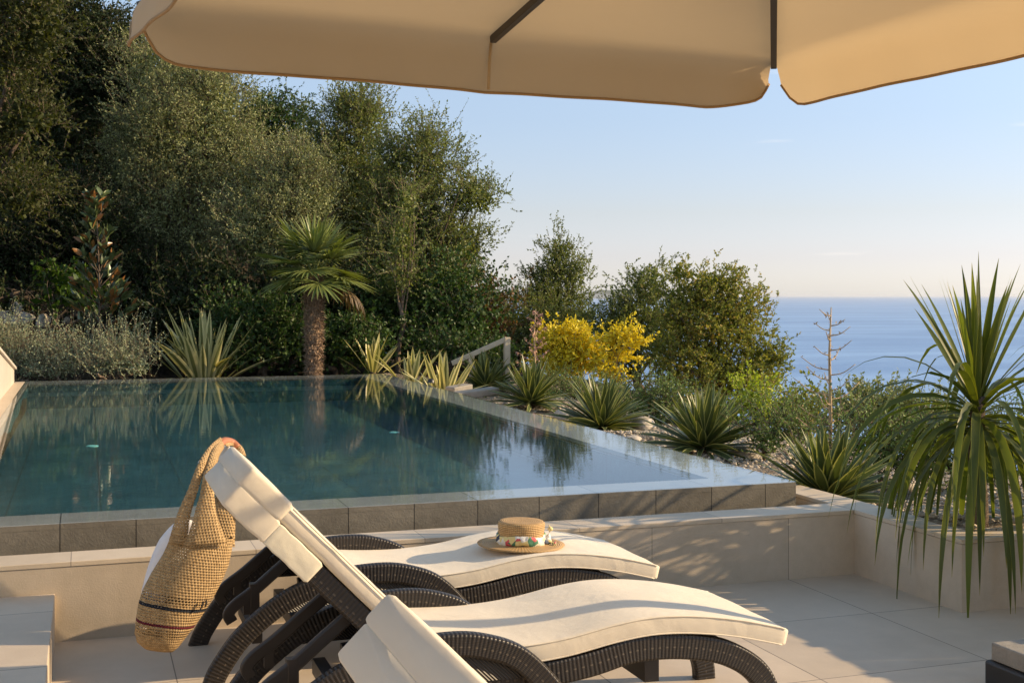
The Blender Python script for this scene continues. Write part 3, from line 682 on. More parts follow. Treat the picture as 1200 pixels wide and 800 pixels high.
ribbon('towel_cloth', [bp(228, 622, .03), bp(214, 624, .04), bp(199, 642, .05), bp(187, 668, .055), bp(178, 695, .055), bp(170, 720, .05), bp(163, 738, .04)], [20*e, 34*e, 38*e, 36*e, 32*e, 22*e, 8*e], M['towel'], tw, nrm=(-.5, -.85, .2), th=.012)
ribbon('towel_fold', [bp(222, 630, -.01), bp(208, 640, 0), bp(197, 662, .005), bp(187, 690, .01), bp(176, 716, .01), bp(168, 732, .01)], [12*e, 18*e, 20*e, 20*e, 15*e, 6*e], M['towel'], tw, nrm=(-.2, -.95, .2), th=.012)

# ------------------------------------------------------------------ cantilever parasol
def cw(l, d, z): return np.array([l*CY+d*SY, d*CY-l*SY, z])
Rc = cw(1.10, 5.20, 2.683); Lc = cw(-1.26, 4.12, 2.683); ap = cw(.649, 3.066, 3.0)
para = empty('parasol', (4.25, 4.0, 0), 'large sand coloured cantilever parasol overhead with dark ribs and a hanging valance', 'parasol')
base = np.array(para.location)
B1, B2 = Lc, Rc; ev = Rc-Lc; nv = cw(.416, -.909, 0)*3.506; A1, A2 = Lc+nv, Rc+nv
corners = [B1, B2, A2, A1]
def canopy_panel(a, b_, out, vh=.208, curl0=0, curl1=0, r0=.10, r1=.10, g0=.022, g1=.022, seed=0):
    """one cloth side: roof panel that rolls over the edge into a hanging flap with rounded lower corners"""
    bb = MB(); n, mr, mf = 80, 16, 12; L = np.linalg.norm(b_-a); vs = []; hem = []; RHO = .085
    for i in range(n+1):
        u_ = i/n; x = u_*L; e0, e1 = x-g0, L-x-g1; hgt = vh
        if e0 < r0: hgt = vh-r0+math.sqrt(max(0, r0*r0-(r0-max(e0, 0))**2))
        if e1 < r1: hgt = min(hgt, vh-r1+math.sqrt(max(0, r1*r1-(r1-max(e1, 0))**2)))
        bow = abs(math.sin(math.pi*u_*2)); E_ = a+(b_-a)*u_-out*.02*bow
        us = u_+(g0/L)*max(0, 1-u_*8)-(g1/L)*max(0, 1-(1-u_)*8)
        Ef = a+(b_-a)*us-out*.02*bow
        rd = ap-E_; rl = np.linalg.norm(rd); rd = rd/rl
        c0 = max(0, 1-max(e0, 0)/.42)**1.5*curl0; c1 = max(0, 1-max(e1, 0)/.32)**1.5*curl1
        pk = math.exp(-9*min(abs(u_-.5), u_, 1-u_)*L)
        def flap(t):         # t = distance below the edge
            q = t/vh; o = .03*q+.013*math.sin(x*5.1+seed)*q+.010*math.sin(x*19+seed*2)*q*(.35+pk)+(c0+c1)*q*q
            return Ef+out*o+np.array([0, 0, -t+(abs(c0)+abs(c1))*.55*q*q])
        def roof(dd):
            s_ = dd/rl; return E_+rd*dd+np.array([0, 0, -.045*bow*math.sin(math.pi*min(1, s_))-.012*pk*math.sin(dd*26)*math.exp(-dd*5)])
        rows = []
        for j in range(mr+1):
            rows.append(roof(RHO+(rl*.985-RHO)*(1-j/mr)**1.6))
        A_, B_ = rows[-1], flap(min(RHO, hgt*.9))
        sharp = max(0, 1-min(e0, e1)/.12) if min(e0, e1) < .12 else 0
        for j in range(1, 6):
            t = j/6; rows.append((1-t)**2*A_+2*t*(1-t)*(E_*.5+Ef*.5)+t*t*B_)
        for j in range(mf+1):
            rows.append(flap(min(RHO, hgt*.9)+(hgt-min(RHO, hgt*.9))*j/mf))
        vs += [q-base for q in rows]; hem.append(rows[-1]-base); m_ = len(rows)
    fs = [(i*m_+j, i*m_+j+1, (i+1)*m_+j+1, (i+1)*m_+j) for i in range(n) for j in range(m_-1)]
    bb.add(vs, fs); o = bb.build('canopy_panel', M['canopy'], para, smooth=True)
    h_ = MB(); h_.tube(hem, .0055, 6); h_.build('hem', M['hem'], o, smooth=True)
    return o
nu = nv/np.linalg.norm(nv); eu = ev/np.linalg.norm(ev)
canopy_panel(B1, B2, -nu, .212, .05, -.09, seed=1, r0=.14)
canopy_panel(B2, A2, eu, .205, .02, 0, seed=2)
canopy_panel(A2, A1, nu, seed=3); canopy_panel(A1, B1, -eu, .18, 0, 0, seed=4, r1=.10)
for q in corners+[(B1+B2)/2, (B2+A2)/2, (A2+A1)/2, (A1+B1)/2]:
    s_ = q-np.array([0, 0, .028]); d_ = (ap-np.array([0, 0, .05]))-s_; s2 = s_+d_*.012
    b = MB(); l = np.linalg.norm(d_); yd = np.cross(d_/l, [0, 0, 1.]); yd /= np.linalg.norm(yd); up = np.cross(yd, d_/l)
    b.sweep([s2-base, ap-np.array([0, 0, .05])-base], [up, up], rrect(-.0125, .0125, -.014, .014, .003, 2), yaxis=yd); b.build('rib', M['rib'], para)
b = MB()   # stitched pocket seam down the middle of the far valance
mid = (B1+B2)/2; b.tube([mid-base+nu*.01-np.array([0, 0, .0]), mid-base-nu*.012+np.array([0, 0, -.10]), mid-base-nu*.022+np.array([0, 0, -.205])], .006, 6); b.build('valance_seam', M['canopy'], para, smooth=True)
b = MB(); b.lathe([(.001, -.12), (.05, -.12), (.06, -.09), (.06, -.02), (.045, .0), (.02, .08), (.001, .09)], 18, tuple(ap-base)); b.build('hub', M['rib'], para)
b = MB(); b.sweep([(0, 0, .1), (0, 0, 2.42)], [(1, 0, 0)]*2, rrect(-.05, .05, -.036, .036, .01, 3)); b.build('pole', M['rib'], para)
b = MB(); hb = ap-base; b.tube(smoothpath([(0, 0, 2.40), (0, -.35, 2.46), (-.1, -1.2, 2.6), (-.75, -1.6, 3.0), (-1.7, -1.6, 3.25), (hb[0], hb[1], hb[2]+.2), (hb[0], hb[1], hb[2]+.05)], 4), .026, 10); b.build('arm', M['rib'], para)
b = MB(); BX0, BX1, BY0, BY1 = 3.685, 4.72, 3.36, 4.41
b.box(BX0-base[0], BX1-base[0], BY0-base[1], BY1-base[1], .012, .122); b.build('base_tray', M['black'], para, bevel=.012)
qx, qy = (BX0+BX1)/2, (BY0+BY1)/2
for (sx, sy) in ((0, 0), (1, 0), (0, 1), (1, 1)):
    x0 = BX0+.02+sx*.53; y0 = BY0+.02+sy*.53; b = MB(); b.box(x0, x0+.465, y0, y0+.48, .124, .20)
    o = b.build('ballast_slab', M['concrete'], bevel=.006)
    tag(o, 'grey brown concrete slab lying on the black parasol base', 'slab', 'concrete ballast slabs on the parasol base')

# ------------------------------------------------------------------ vegetation generators
class Leaves:
    """collects kite-shaped leaves; one island each"""
    def __init__(s): s.V = []
    def add(s, p, d, l, w, side=None, r=rng):
        d = unit(d); q = r.normal(size=d.shape) if side is None else side
        sd_ = unit(np.cross(d, q)); nn = np.cross(sd_, d)
        l = l[:, None]; w = w[:, None]
        a = p; b = p+d*l*.45+sd_*w*.5+nn*l*.05; c = p+d*l; e = p+d*l*.45-sd_*w*.5+nn*l*.05
        s.V.append(np.stack([a, b, c, e], 1).reshape(-1, 3))
    def build(s, name, m, parent=None, org=(0, 0, 0), twigs=None, tm=None):
        V = np.concatenate(s.V); F = np.arange(len(V)).reshape(-1, 4); k_ = len(F)
        if twigs is not None: F = np.concatenate([F, twigs[1]+len(V)]); V = np.concatenate([V, twigs[0]])
        o = arr_mesh(name, V-np.array(org), F, m, parent)
        if twigs is not None:
            o.data.materials.append(tm); mi = np.zeros(len(F), np.int32); mi[k_:] = 1; o.data.polygons.foreach_set('material_index', mi)
        return o
def prisms(P, Q, r0, r1):
    """three-sided twigs from P to Q, all in one array"""
    d = unit(Q-P); a = unit(np.cross(d, np.array([.31, .17, .93]))); b = np.cross(d, a); rings = []
    for X, r in ((P, r0), (Q, r1)):
        for k_ in range(3):
            w_ = 2*math.pi*k_/3; rings.append(X+(a*math.cos(w_)+b*math.sin(w_))*r[:, None])
    V = np.stack(rings, 1).reshape(-1, 3); n = len(P); base = np.arange(n)[:, None]*6
    F = np.concatenate([base+np.array([[k_, (k_+1) % 3, 3+(k_+1) % 3, 3+k_]]) for k_ in range(3)], 0)
    return V, F
def bumps(r, n=9): return unit(r.normal(size=(n, 3))), r.uniform(-.30, .38, n)
def crown(lobes, clumps_m2, twigs, leaves, ll, lw, r, up=.35, rc=.34, tl=.34, spread=.75, inner=.35, droop=0):
    """lobes: centre, radii(3). returns Leaves, clump centres, twig segments"""
    L = Leaves(); CC = []; TP = []; TQ = []
    for c, rad in lobes:
        c = np.array(c); rad = np.array(rad); area = rad[0]*rad[2]*math.pi
        n = max(3, int(area*clumps_m2)); K, A = bumps(r)
        d = unit(r.normal(size=(n, 3))); d[:, 2] = np.where(d[:, 2] < -.55, -d[:, 2]*.6, d[:, 2])
        f = 1+(np.clip(d@K.T, 0, 1)**6*A).sum(1)
        q = inner+(1-inner)*r.random(n)**.55
        cc = c+d*rad*(f*q)[:, None]; CC.append(cc)
        m_ = n*twigs
        ci = np.repeat(np.arange(n), twigs)
        szz = np.repeat(r.uniform(.5, 1.4, n), twigs)
        p = cc[ci]+r.normal(size=(m_, 3))*(rc*szz)[:, None]*np.array([1, 1, .7])*.6
        out = unit(d[ci]*.9+r.normal(size=(m_, 3))*.55+np.array([0, 0, up]))
        tlen = tl*r.uniform(.5, 1.4, m_)
        TP.append(p); TQ.append(p+out*tlen[:, None])
        k_ = m_*leaves; ti = np.repeat(np.arange(m_), leaves); t_ = np.tile(np.linspace(.1, 1, leaves), m_)+r.normal(size=k_)*.04
        lp = p[ti]+out[ti]*(tlen[ti]*t_)[:, None]
        ld_ = unit(out[ti]*.7+r.normal(size=(k_, 3))*spread-np.array([0, 0, droop]))
        sz = r.uniform(.6, 1.25, k_)
        L.add(lp, ld_, ll*sz, lw*sz, None, r)
    return L, np.concatenate(CC), np.concatenate(TP), np.concatenate(TQ)
def plant(name, label, cat, base, lobes, m, bark, seed, group=None, dens=7, twigs=6, leaves=11, ll=.07, lw=.03, up=.35, rc=.34, tl=.34,
          spread=.75, inner=.35, trunk_r=.12, limbs=14, lean=None, droop=0, twigr=.004, stems=1):
    r = np.random.default_rng(seed); base = np.array(base, float); fine = name in ('oak_tree', 'evergreen_tree', 'olive_tree', 'holm_oak', 'slender_tree', 'wild_olive', 'mastic_tree'); dens *= 2.3 if fine else 2.2; twigs = int(twigs*1.9) if fine else twigs; rc *= .86 if fine else 1; inner = .5 if fine else inner; ll *= .80 if fine else 1.12; lw *= .98 if fine else 1.35
    L, CC, TP, TQ = crown(lobes, dens, twigs, leaves, ll, lw, r, up, rc, tl, spread, inner, droop)
    root = empty(name, tuple(base), label, cat, group)
    for c, rd in lobes:      # bigger leaves deep inside the crown
        nf = int(rd[0]*rd[2]*math.pi*1.5/(ll*lw*1.6)); d_ = unit(r.normal(size=(nf, 3)))*(r.random(nf)**.4*.72)[:, None]
        L.add(np.array(c)+d_*np.array(rd), r.normal(size=(nf, 3)), np.full(nf, ll*1.6), np.full(nf, lw*1.9), None, r)
    L.build('crown', m, root, base, prisms(TP, TQ, np.full(len(TP), twigr), np.full(len(TP), twigr*.4)) if twigr else None, bark)
    lowest = min(c[2]-rd[2] for c, rd in lobes); cen = np.mean([c for c, rd in lobes], 0)
    b = MB(); allV = []; fork = base+(cen-base)*np.array([.35, .35, 0])+np.array([0, 0, max(.15, (lowest-base[2])*.8+.25*(cen[2]-lowest))])
    for s_ in range(stems):
        off = r.normal(size=3)*np.array([.12, .12, 0])*(stems > 1)
        path = smoothpath([base-np.array([0, 0, .25])+off*.5, base+(fork-base)*.35+r.normal(size=3)*np.array([.06, .06, 0])+off, base+(fork-base)*.7+r.normal(size=3)*np.array([.08, .08, 0])+off*1.4, fork+off*2], 4)
        b.tube(path, list(np.linspace(trunk_r*1.25, trunk_r*.75, len(path))), 10)
    pick = CC[r.choice(len(CC), min(limbs, len(CC)), replace=False)]
    for q in pick:
        s0 = path[int(r.integers(len(path)//2, len(path)))]; mid_ = s0+(q-s0)*.5+np.array([0, 0, .12*np.linalg.norm(q-s0)])+r.normal(size=3)*.12
        pp = smoothpath([s0, mid_, q], 5); b.tube(pp, list(np.linspace(trunk_r*.28, trunk_r*.05, len(pp))), 6, cap=False)
    b.v = [tuple(np.array(v)-base) for v in b.v]
    tr_ = b.build('trunk', bark, root, smooth=True)
    return root
def lob(spec, d):
    """(px,py,rx,ry[,doff]) in photo pixels at distance d -> world lobes"""
    out = []
    for q in spec:
        dd = d+(q[4] if len(q) > 4 else 0); sx, sz = q[2]*dd/FPX, q[3]*dd/FPX
        out.append((W(q[0], q[1], dd), (sx, max(.5*sx, min(sx, 1.8)), sz)))
    return out
def gpos(px, d):
    p = W(px, 346, d); return (p[0], p[1], gh(p[0], p[1]))

# --- the wood behind the pool, each tree its own
T = lambda nm, lb, px, d, spec, m, seed, **kw: plant(nm, lb, 'tree', gpos(px, d), lob(spec, d), M[m], M[kw.pop('bark', 'bark')], seed, kw.pop('group', 'trees of the wood behind the pool'), **kw)
T('oak_tree', 'yellowing oak with bare twisting boughs at the far left edge', -40, 20,
  [(-30, 60, 80, 95), (45, 30, 42, 60, -.4), (-20, 200, 60, 70), (20, 235, 38, 32, -.5), (-60, -60, 110, 70), (30, 140, 44, 30, -.2)], 'autumn', 21, dens=9, twigs=6, leaves=12, ll=.085, lw=.036, trunk_r=.24, limbs=26)
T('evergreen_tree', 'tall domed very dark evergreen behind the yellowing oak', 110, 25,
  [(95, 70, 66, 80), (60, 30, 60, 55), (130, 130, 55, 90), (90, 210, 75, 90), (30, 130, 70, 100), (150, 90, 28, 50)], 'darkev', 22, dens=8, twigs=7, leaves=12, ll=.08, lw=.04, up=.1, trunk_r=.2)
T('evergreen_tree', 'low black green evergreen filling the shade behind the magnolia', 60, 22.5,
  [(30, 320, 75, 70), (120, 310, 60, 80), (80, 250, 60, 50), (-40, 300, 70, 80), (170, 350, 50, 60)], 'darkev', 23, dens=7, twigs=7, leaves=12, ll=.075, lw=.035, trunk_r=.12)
T('olive_tree', 'broad grey green olive, its top tucked under the parasol corner', 225, 23.5,
  [(215, 170, 62, 75), (175, 150, 35, 50, -.5), (250, 125, 40, 55), (200, 250, 75, 60), (215, 300, 62, 46), (280, 200, 40, 60), (190, 90, 60, 45, .6), (160, 210, 40, 60)], 'olive', 24, dens=12, twigs=7, leaves=12, ll=.065, lw=.020, up=.55, trunk_r=.18, limbs=22)
T('holm_oak', 'dark green pointed oak top showing between two grey olives', 315, 27.5,
  [(315, 150, 34, 46), (352, 165, 22, 30), (300, 200, 50, 60), (335, 230, 55, 60)], 'laurel', 25, dens=9, twigs=7, leaves=12, ll=.085, lw=.04, trunk_r=.14)
T('olive_tree', 'rounded silvery olive behind and left of the palm', 330, 22.5,
  [(330, 225, 48, 50), (300, 265, 46, 50, -.3), (365, 240, 36, 50), (340, 300, 60, 50), (355, 190, 22, 30)], 'olive', 26, dens=13, twigs=7, leaves=12, ll=.06, lw=.019, up=.6, trunk_r=.14)
T('holm_oak', 'tall narrow holm oak rising straight above the palm', 415, 25,
  [(408, 130, 30, 32), (430, 150, 24, 40), (400, 190, 40, 50), (425, 235, 45, 60), (395, 270, 50, 60), (440, 300, 45, 60)], 'oak', 27, dens=13, twigs=7, leaves=12, ll=.065, lw=.028, up=.6, trunk_r=.15)
T('holm_oak', 'wide holm oak with ragged right side against the open sky', 490, 23.5,
  [(475, 185, 34, 36), (505, 200, 28, 32), (480, 245, 48, 50), (548, 232, 32, 26, -.2), (568, 238, 18, 20), (535, 285, 36, 34), (470, 310, 55, 50), (530, 330, 38, 30), (500, 165, 14, 22)], 'oak', 28, dens=13, twigs=7, leaves=12, ll=.065, lw=.028, up=.5, trunk_r=.15, limbs=24)
T('slender_tree', 'slender young tree with a bare pale stem at the far pool corner', 466, 21.4,
  [(470, 285, 22, 42), (466, 330, 24, 26), (476, 240, 16, 30)], 'oak', 29, dens=10, twigs=5, leaves=10, ll=.06, lw=.026, trunk_r=.045, bark='barkpale', limbs=9)
T('bay_bush_tree', 'fresh green bushy tree low behind the slender stem', 520, 22,
  [(510, 345, 40, 40), (455, 360, 40, 50), (545, 375, 36, 45), (415, 385, 45, 50), (490, 400, 50, 40)], 'laurel', 30, dens=12, twigs=6, leaves=11, ll=.065, lw=.035, trunk_r=.08)
T('russet_bush', 'reddish brown shrub at the right foot of the wide oak', 566, 23,
  [(562, 358, 26, 26), (575, 378, 26, 24), (548, 395, 30, 30)], 'russet', 31, dens=12, twigs=6, leaves=10, ll=.07, lw=.035, trunk_r=.05)
T('olive_tree', 'upright feathery olive standing alone left of the yellow shrub', 650, 25,
  [(655, 305, 18, 32), (672, 325, 16, 26), (640, 345, 30, 36), (660, 365, 34, 40), (650, 400, 40, 40), (678, 385, 18, 26)], 'oak', 32, dens=15, twigs=6, leaves=11, ll=.065, lw=.026, up=.9, tl=.22, rc=.28, trunk_r=.09, group='trees on the seaward slope')
T('wild_olive', 'dark low wild olive thicket below the upright feathery olive', 605, 24,
  [(605, 380, 40, 32), (590, 405, 50, 36), (628, 400, 36, 40)], 'oak', 33, dens=11, twigs=6, leaves=11, ll=.065, lw=.028, trunk_r=.08, group='trees on the seaward slope')
T('wild_olive', 'dull green wild olive behind the right hand yellow shrub', 748, 23.5,
  [(757, 340, 24, 26), (745, 375, 40, 34), (715, 385, 26, 26), (770, 400, 44, 46), (725, 420, 40, 40), (765, 320, 10, 14)], 'oak', 34, dens=14, twigs=6, leaves=11, ll=.065, lw=.028, up=.7, tl=.22, trunk_r=.09, group='trees on the seaward slope')
T('mastic_tree', 'big round mastic tree with rusty tints against the sea', 840, 21.5,
  [(838, 385, 60, 56), (800, 365, 34, 48), (872, 375, 26, 34), (797, 318, 13, 16), (850, 335, 18, 16), (885, 430, 32, 30), (905, 420, 13, 26), (810, 440, 55, 50), (865, 455, 46, 36), (828, 335, 16, 22)], 'mastic', 35, dens=15, twigs=7, leaves=12, ll=.055, lw=.028, up=.25, rc=.30, tl=.15, trunk_r=.10, limbs=24, group='trees on the seaward slope')
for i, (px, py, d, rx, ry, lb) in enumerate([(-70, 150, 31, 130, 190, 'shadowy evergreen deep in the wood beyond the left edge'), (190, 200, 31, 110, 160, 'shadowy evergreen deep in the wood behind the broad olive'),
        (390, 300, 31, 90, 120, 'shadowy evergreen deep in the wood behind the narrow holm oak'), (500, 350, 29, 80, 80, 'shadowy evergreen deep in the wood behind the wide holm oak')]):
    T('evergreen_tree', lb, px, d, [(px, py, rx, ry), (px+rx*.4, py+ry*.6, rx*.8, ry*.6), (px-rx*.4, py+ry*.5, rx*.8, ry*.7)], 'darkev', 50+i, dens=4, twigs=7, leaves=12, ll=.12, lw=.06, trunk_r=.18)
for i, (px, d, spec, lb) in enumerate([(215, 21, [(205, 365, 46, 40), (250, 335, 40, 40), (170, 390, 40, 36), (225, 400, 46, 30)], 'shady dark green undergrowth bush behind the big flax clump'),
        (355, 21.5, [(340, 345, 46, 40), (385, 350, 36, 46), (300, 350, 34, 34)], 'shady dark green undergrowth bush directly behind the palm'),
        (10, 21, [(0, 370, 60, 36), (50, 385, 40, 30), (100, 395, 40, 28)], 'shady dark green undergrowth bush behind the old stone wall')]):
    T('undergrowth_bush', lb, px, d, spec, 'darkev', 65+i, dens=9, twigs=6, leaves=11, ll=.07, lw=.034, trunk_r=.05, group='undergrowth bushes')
# --- shrubs
S_ = lambda nm, lb, cat, px, d, spec, m, seed, **kw: plant(nm, lb, cat, gpos(px, d), lob(spec, d), M[m], M[kw.pop('bark', 'bark')], seed, kw.pop('group', None), **kw)
S_('laurel_bush', 'dense glossy dark green bush left of the palm trunk', 'bush', 300, 20.3, [(300, 380, 40, 32), (265, 390, 30, 38), (335, 395, 30, 36), (300, 415, 55, 28)], 'laurel', 60, dens=26, twigs=7, leaves=10, ll=.055, lw=.03, rc=.25, tl=.2, trunk_r=.05, group='bushes behind the pool', stems=3)
S_('laurel_bush', 'dark green bush right of the palm trunk', 'bush', 400, 20.6, [(400, 400, 34, 40), (430, 410, 28, 30), (385, 425, 30, 20)], 'laurel', 61, dens=22, twigs=7, leaves=10, ll=.055, lw=.03, rc=.25, tl=.2, trunk_r=.05, group='bushes behind the pool', stems=3)
S_('laurel_bush', 'green bush growing behind the timber handrail', 'bush', 540, 20.8, [(520, 415, 30, 26), (555, 418, 28, 26), (585, 422, 26, 24)], 'laurel', 62, dens=18, twigs=6, leaves=10, ll=.055, lw=.028, rc=.25, tl=.22, trunk_r=.04, group='bushes behind the pool', stems=3)
S_('citrus_bush', 'bright green citrus shoots beside the magnolia', 'bush', 75, 20.2, [(66, 322, 16, 10), (82, 335, 26, 20), (105, 348, 22, 22), (60, 352, 20, 14)], 'citrus', 63, dens=12, twigs=4, leaves=8, ll=.085, lw=.045, rc=.22, tl=.24, trunk_r=.03, stems=2)
for i, (px, d, spec, lb) in enumerate([(20, 17.6, [(8, 415, 30, 24), (38, 424, 24, 16), (-25, 412, 34, 30)], 'silvery grey shrub at the left frame edge above the parapet'),
                                   (75, 17.8, [(82, 420, 24, 18), (62, 428, 22, 12)], 'silvery grey shrub below the rough stone wall'),
                                   (140, 17.9, [(140, 416, 28, 20), (160, 422, 18, 16), (118, 424, 18, 14)], 'silvery grey shrub just left of the big flax')]):
    S_('silver_shrub', lb, 'shrub', px, 18.35, [(a, b_+7, c, e_) for a, b_, c, e_ in spec], 'silver', 70+i, dens=40, twigs=9, leaves=16, ll=.028, lw=.010, up=1.2, rc=.28, tl=.42, spread=.8, trunk_r=.02, twigr=.0025, bark='barkpale', limbs=20, group='silvery shrubs along the pool end', stems=4)
S_('golden_shrub', 'rounded golden yellow shrub, the left of the two', 'shrub', 668, 19.6, [(663, 405, 24, 24), (652, 412, 18, 24), (680, 420, 20, 24), (665, 432, 32, 18)], 'yellow', 80, dens=52, twigs=7, leaves=10, ll=.05, lw=.024, rc=.16, tl=.15, up=.2, trunk_r=.02, stems=3, group='golden yellow shrubs')
S_('golden_shrub', 'open branched golden yellow shrub, the right of the two', 'shrub', 722, 19.2, [(733, 393, 14, 12), (716, 400, 11, 11), (745, 400, 10, 10), (732, 415, 15, 13), (705, 425, 13, 10), (716, 440, 16, 12)], 'yellow', 81, dens=46, twigs=6, leaves=9, ll=.05, lw=.024, rc=.13, tl=.13, up=.1, trunk_r=.018, stems=3, group='golden yellow shrubs')
S_('lime_bush', 'yellow green bush in front of the mastic tree', 'bush', 880, 15.0, [(884, 468, 22, 22), (868, 482, 22, 18), (897, 486, 18, 18)], 'lime', 82, dens=38, twigs=6, leaves=9, ll=.045, lw=.02, rc=.14, tl=.15, up=.6, trunk_r=.02, stems=3)
S_('coastal_bush', 'small dark bush between the lime bush and the bare flower stalk', 'bush', 935, 16, [(930, 478, 24, 16), (948, 485, 24, 18), (915, 490, 20, 16)], 'mastic', 83, dens=36, twigs=7, leaves=10, ll=.05, lw=.024, rc=.2, tl=.18, trunk_r=.03, stems=3)
S_('coastal_bush', 'grey green rounded bush at the cliff edge left of the strap leaved plant', 'bush', 1035, 15, [(1030, 482, 44, 26), (1065, 490, 34, 24), (1000, 490, 28, 20), (1095, 500, 40, 24)], 'olive', 84, dens=46, twigs=8, leaves=11, ll=.046, lw=.02, rc=.18, tl=.18, up=.7, trunk_r=.03, stems=4)
for i, (px, d, spec, lb) in enumerate([(800, 15.8, [(770, 482, 34, 18), (800, 478, 30, 18), (745, 475, 26, 18)], 'low rosemary sprawling behind the third and fourth yuccas'),
                                       (690, 18.6, [(640, 465, 30, 14), (680, 468, 34, 16)], 'low rosemary sprawling under the golden shrubs'),
                                       (905, 11.8, [(900, 515, 28, 22), (935, 508, 30, 22)], 'low rosemary behind the largest yucca'),
                                       (1060, 9.6, [(1040, 530, 40, 26), (1090, 540, 40, 30), (1000, 520, 30, 20)], 'low rosemary in the gravel left of the planter corner'),
                                       (1150, 9.4, [(1150, 540, 44, 40), (1200, 530, 40, 40)], 'low rosemary behind the strap leaved plant')]):
    S_('rosemary_bush', lb, 'bush', px, d, spec, 'rosemary', 90+i, dens=48, twigs=7, leaves=24, ll=.03, lw=.009, rc=.18, tl=.30, up=.5, spread=.9, trunk_r=.015, twigr=.004, limbs=10, stems=3, group='rosemary bushes in the gravel')

# curved rosemary arms that stand above the bushes
def needle_arm(paths, m, name, label, cat, group=None, ll=.028, lw=.006, n=150):
    root = empty(name, tuple(paths[0][0]), label, cat, group); base = np.array(paths[0][0]); L = Leaves(); b = MB()
    for pth in paths:
        P = np.array(smoothpath(pth, 8)); b = MB(); b.tube([p-base for p in P], list(np.linspace(.009, .004, len(P))), 5); b.build('stem', M['bark'], root, smooth=True)
        i = rng.integers(0, len(P)-1, n); f = rng.random(n)[:, None]; p = P[i]*(1-f)+P[i+1]*f; t_ = unit(P[i+1]-P[i])
        L.add(p, unit(t_*.8+rng.normal(size=(n, 3))*.7), ll*rng.uniform(.7, 1.3, n), np.full(n, lw))
    L.build('needles', M[m], root, base)
D = 16.3
arms = [[(752, 478), (744, 455), (728, 436)], [(768, 478), (764, 452), (748, 437)], [(748, 484), (735, 462), (722, 450)], [(775, 480), (779, 462), (772, 446)], [(800, 478), (806, 462), (797, 452)], [(826, 480), (832, 466), (818, 452)], [(812, 484), (822, 472), (836, 464)], [(785, 482), (797, 468), (812, 462)]]
needle_arm([[W(px, py, D+rng.uniform(-.3, .3)) for px, py in a] for a in arms], 'rosemary', 'rosemary_bush', 'tall curling rosemary arms between the golden shrub and the mastic tree', 'bush', 'rosemary bushes in the gravel')
arms = [[(1035, 520), (1037, 498), (1033, 482)], [(1052, 522), (1050, 500), (1056, 480)], [(1020, 520), (1010, 500), (990, 486)], [(930, 520), (925, 500), (912, 488)], [(945, 520), (948, 500), (943, 486)]]
needle_arm([[W(px, py, 10.2+rng.uniform(-.2, .2)) for px, py in a] for a in arms], 'rosemary', 'rosemary_bush', 'tall curling rosemary arms behind the largest yucca', 'bush', 'rosemary bushes in the gravel', ll=.022, lw=.005)

# --- blades (yucca, flax, dracaena, palm)
def blades(specs, fold=.25):
    """specs: (base, dir, length, width, droop, twist side) -> V,F,UV arrays; two quads across"""
    V = []; F = []; UV = []; n = 8; base_i = 0
    wprof = np.array([.62, .82, .97, 1.0, .96, .84, .62, .34, .03])
    for (p, d, l, wd, dr, prf) in specs:
        p = np.array(p, float); d = np.array(d, float); d /= np.linalg.norm(d); pts = [p]; ds = [d]
        for i in range(n):
            d = d+np.array([0, 0, -dr*l/n*(1+i*.25)]); d /= np.linalg.norm(d); p = p+d*l/n; pts.append(p); ds.append(d)
        for i in range(n+1):
            s_ = np.cross(ds[i], [0, 0, 1.]); q = np.linalg.norm(s_)
            s_ = s_/q if q > .05 else np.array([1., 0, 0]); nn = np.cross(s_, ds[i])
            s_ = s_*math.cos(prf)+nn*math.sin(prf); nn = np.cross(s_, ds[i])
            hw = wd*.5*wprof[i]
            V += [pts[i]-s_*hw+nn*hw*fold, pts[i], pts[i]+s_*hw+nn*hw*fold]
        for i in range(n):
            for k_ in range(2):
                a = base_i+i*3+k_; F.append((a, a+1, a+4, a+3))
                u0, u1, v0, v1 = k_*.5, k_*.5+.5, i/n, (i+1)/n; UV += [(u0, v0), (u1, v0), (u1, v1), (u0, v1)]
        base_i += (n+1)*3
    return np.array(V), np.array(F), np.array(UV)
def rosette(name, label, cat, loc, n, L, wd, emin, emax, mat_, seed, group=None, droop=.25, stemh=.1, spreadr=.05, powr=1, dead=None):
    r = np.random.default_rng(seed); root = empty(name, tuple(loc), label, cat, group); sp = []
    for i in range(n):
        f = (i+.5)/n; el = R(emin+(emax-emin)*f**powr)+r.normal()*.07; az = i*2.39996+r.normal()*.15
        d = np.array([math.cos(az)*math.cos(el), math.sin(az)*math.cos(el), math.sin(el)])
        l = L*r.uniform(.78 if mat_ != 'flax' else .62, 1.08)*(1-.18*f); q_ = spreadr*(r.uniform(.2, 1.6) if mat_ == 'flax' else 1); sp.append((np.array([d[0]*q_, d[1]*q_, stemh*(.4+.6*f)]), d, l, wd*r.uniform(.85, 1.15), droop*r.uniform(.4, 1.5)*(1.2-f), r.normal()*.35))
    V, F, UV = blades(sp); arr_mesh('leaves', V, F, M[mat_], root, UV, True)
    if mat_ == 'yucca': root.rotation_euler = (r.normal()*.07, r.normal()*.07, r.random()*6)
    b = MB(); b.lathe([(.001, -.12), (.05, -.12), (.055, stemh*.5), (.04, stemh), (.001, stemh+.01)], 12); b.build('stem', M['dracbark'], root, smooth=True)
    return root
